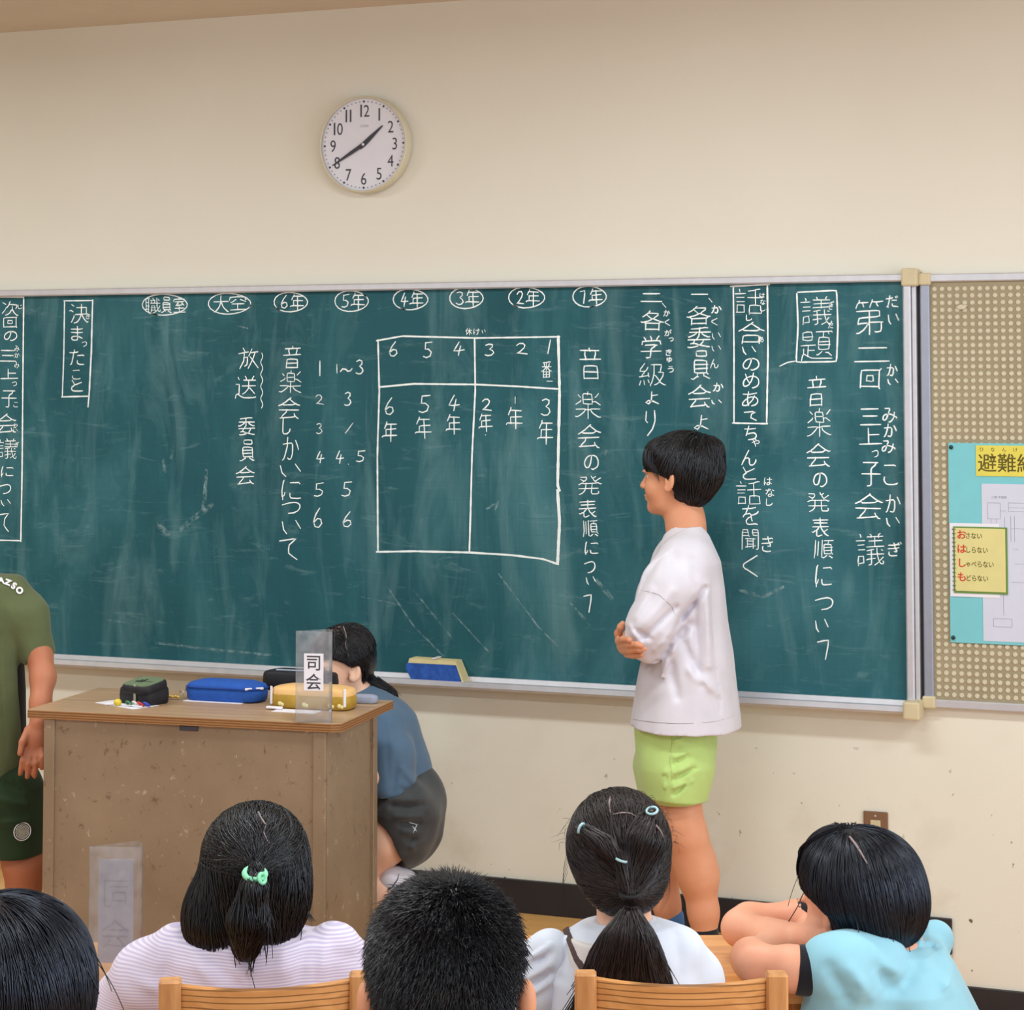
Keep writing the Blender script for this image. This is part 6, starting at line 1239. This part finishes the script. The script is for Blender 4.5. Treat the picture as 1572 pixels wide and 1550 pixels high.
ts.cap((a7, D7, .84), (a7, D7, .89), .052, .052, .005, 's'); body('t_shirt', ts, .009, M_offw, g7, b7); trousers(a7, D7, M_denim, g7, b7)
# 8 pupil in pale blue leaning on folded arms
D8 = 4.05; Q = lambda u, v, dd=0.0: Pf(u, v, D8 + dd)
s = SD(); Lh, Mh = head(s, Q(1302, 1378, .04), (-.66, .76, -.32), (-.16, .12, 1), 1.0)
s.chain([(Q(1330, 1420, .0), .052), (Q(1352, 1462, -.02), .056)], .02)
s.chain([(Q(1360, 1480, .0), .085), (Q(1400, 1560, -.02), .10), (Q(1440, 1680, -.02), .11)], .03)
s.chain([(Q(1300, 1490, -.12), .040), (Q(1215, 1487, -.10), .039), (Q(1158, 1478, -.07), .034), (Q(1152, 1470, -.04), .033), (Q(1190, 1452, .05), .031), (Q(1250, 1430, .14), .025), (Q(1275, 1425, .17), .022)], .02)
s.chain([(Q(1300, 1425, .22), .040), (Q(1225, 1412, .20), .036), (Q(1150, 1414, .19), .033), (Q(1136, 1424, .16), .033), (Q(1180, 1436, .10), .030), (Q(1250, 1442, .02), .026), (Q(1290, 1446, -.02), .022)], .02)
for c0_, dx in ((Q(1290, 1424, .18), 1), (Q(1306, 1448, -.03), 1)):
    s.ell(c0_, (.032, .028, .014), None, .01)
    for k in range(4): s.chain([(c0_ + np.array((.02, -.021 + .014 * k, 0)), .0085), (c0_ + np.array((.045, -.023 + .015 * k, -.002)), .0075), (c0_ + np.array((.058, -.023 + .015 * k, -.008)), .0065)], .004)
    s.chain([(c0_ + np.array((-.005, -.028, .004)), .009), (c0_ + np.array((.022, -.042, .006)), .0075)], .005)
for sg in (-1, 1):
    hp = Q(1460, 1700, sg * .09); hp[2] = .46; kn = hp + np.array((-.36, .04, -.02)); s.chain([(hp, .078), (kn, .055), (kn + (-.02, 0, -.34), .036)], .02); s.chain([(kn + (-.02, 0, -.37), .03), (kn + (-.12, 0, -.39), .028)], .02)
b8 = toW(Q(1440, 1600)); b8[2] = 0; g8 = person(tuple(b8), 'pupil in pale blue T-shirt leaning on folded arms at the right desk')
body('body', s, .0052, mk_skin('rosy_skin', (230, 170, 142)), g8, b8); face_bits(Lh, Mh, 1.0, g8, b8, False)
hs = SD(); hs.ell(Q(1327, 1360, .0), (.1145, .118, .110), None, .02); hs.ell(Q(1352, 1395, -.01), (.085, .095, .078), None, .03); hs.ell(Q(1290, 1330, .03), (.075, .09, .075), None, .02)
hs.ell(Q(1225, 1425, .02), (.062, .22, .075), None, .008, 's'); hs.ell(Q(1250, 1455, .0), (.048, .22, .048), None, .008, 's'); hs.ell(Q(1268, 1436, -.09), (.030, .06, .036), None, .006, 's'); hs.plane(Q(1340, 1456, 0), (-.25, 0, -1))
cr = Q(1303, 1272, .0)
ex = []
rg = random.Random(9)
for k in range(34):
    j = rg.uniform(0, 1); w_ = rg.uniform(-3, 3); ex.append([Q(1296, 1268 + w_, -.02), Q(1262 - 8 * j, 1276 + 6 * j + w_, .0), Q(1232 - 8 * j + w_, 1298 + 6 * j, .02), Q(1221 + 10 * j, 1330, .02 + .02 * j), Q(1228 + 12 * j + w_, 1358 + 14 * j, .02)])
for k in range(16): ex.append([Q(1290 + k, 1272, -.02), Q(1284 + k * 2 + rg.uniform(-3, 3), 1266 - rg.uniform(0, 4), -.02), Q(1275 + k * 2.6 + rg.uniform(-6, 6), 1263 + rg.uniform(-3, 4), -.02)])
hair_obj('hair', hs, .005, [dict(n=6800, field=crown_field(cr, .5), steps=11, step=.011, rad=.0010, off=(-.001, .003), wob=.06, fly=.003)], M_hairblue, g8, b8, ex, .0013)
V = []; F = []; tubes(V, F, [on_cloth(hs, [(1304, 1284), (1312, 1294), (1320, 1306), (1327, 1318), (1334, 1330)], 3.8, .003)], .0026); mesh('scalp_part', toW(np.vstack(V)), np.vstack(F), M_scalp, g8, True, b8)
ts = SD(); ts.loft(rowsL(D8, [(1436, 1350, 1425, .06, .02), (1450, 1318, 1448, .10), (1470, 1292, 1462, .13), (1500, 1275, 1478, .15), (1550, 1282, 1503, .15), (1640, 1310, 1530, .14), (1760, 1340, 1540, .13)]), .03)
ts.chain([(Q(1345, 1480, -.08), .062), (Q(1300, 1485, -.11), .060), (Q(1282, 1484, -.115), .056)], .03); ts.cap(Q(1256, 1462, -.11), Q(1272, 1505, -.11), .016, .016, .03); ts.chain([(Q(1330, 1432, .18), .05), (Q(1262, 1418, .20), .046)], .03); ts.cap(Q(1395, 1446, .05), Q(1436, 1440, .08), .03, .035, .03)
ts.chain([(Q(1290, 1500, -.10), .06), (Q(1300, 1560, -.08), .09)], .04)
ts.plane(Q(1240, 1484, -.1), (-1, 0, -.28)) if False else None
for k, (a, b) in enumerate((((1260, 1460), (1310, 1550)), ((1290, 1460), (1350, 1550)), ((1330, 1462), (1380, 1540)), ((1350, 1460), (1400, 1520)), ((1396, 1470), (1398, 1545)), ((1410, 1440), (1450, 1500)), ((1430, 1440), (1475, 1520)), ((1300, 1500), (1330, 1550)), ((1440, 1490), (1480, 1550)))): ts.fold((*a, 4.0), (*b, 3.8), .013, 1.7 * (-.007, .006, -.006, .006, -.005, .006, -.007, .005, .006)[k])
ts.ripple(.0008, 22, 21); ts.plane(Q(1243, 1482, -.11), (-1, 0, -.28)) if False else None
body('t_shirt', ts, .005, M_sky, g8, b8)
us = SD(); us.chain([(Q(1280, 1490, -.112), .046), (Q(1232, 1489, -.105), .0455)], .01); us.plane(Q(1221, 1489, -.1), (-1, 0, .12)); body('undersleeve', us, .004, M_blackc, g8, b8)
us = SD(); us.chain([(Q(1250, 1415, .20), .042), (Q(1225, 1412, .20), .041)], .01); us.plane(Q(1214, 1412, .2), (-1, 0, 0)); body('undersleeve', us, .005, M_blackc, g8, b8)
s = SD(); hp = Q(1460, 1700, 0); hp[2] = .48; s.ell(hp, (.12, .16, .09), None, .03)
for sg in (-1, 1):
    h2 = Q(1460, 1700, sg * .09); h2[2] = .46; kn = h2 + np.array((-.36, .04, -.02)); s.chain([(h2, .09), (kn, .068), (kn + (-.02, 0, -.14), .06)], .02)
body('trousers', s, .012, M_denim, g8, b8)
a8 = hp[0] + .22; chair(a8, D8, 'wooden school chair under the blue-shirted pupil', R(90))
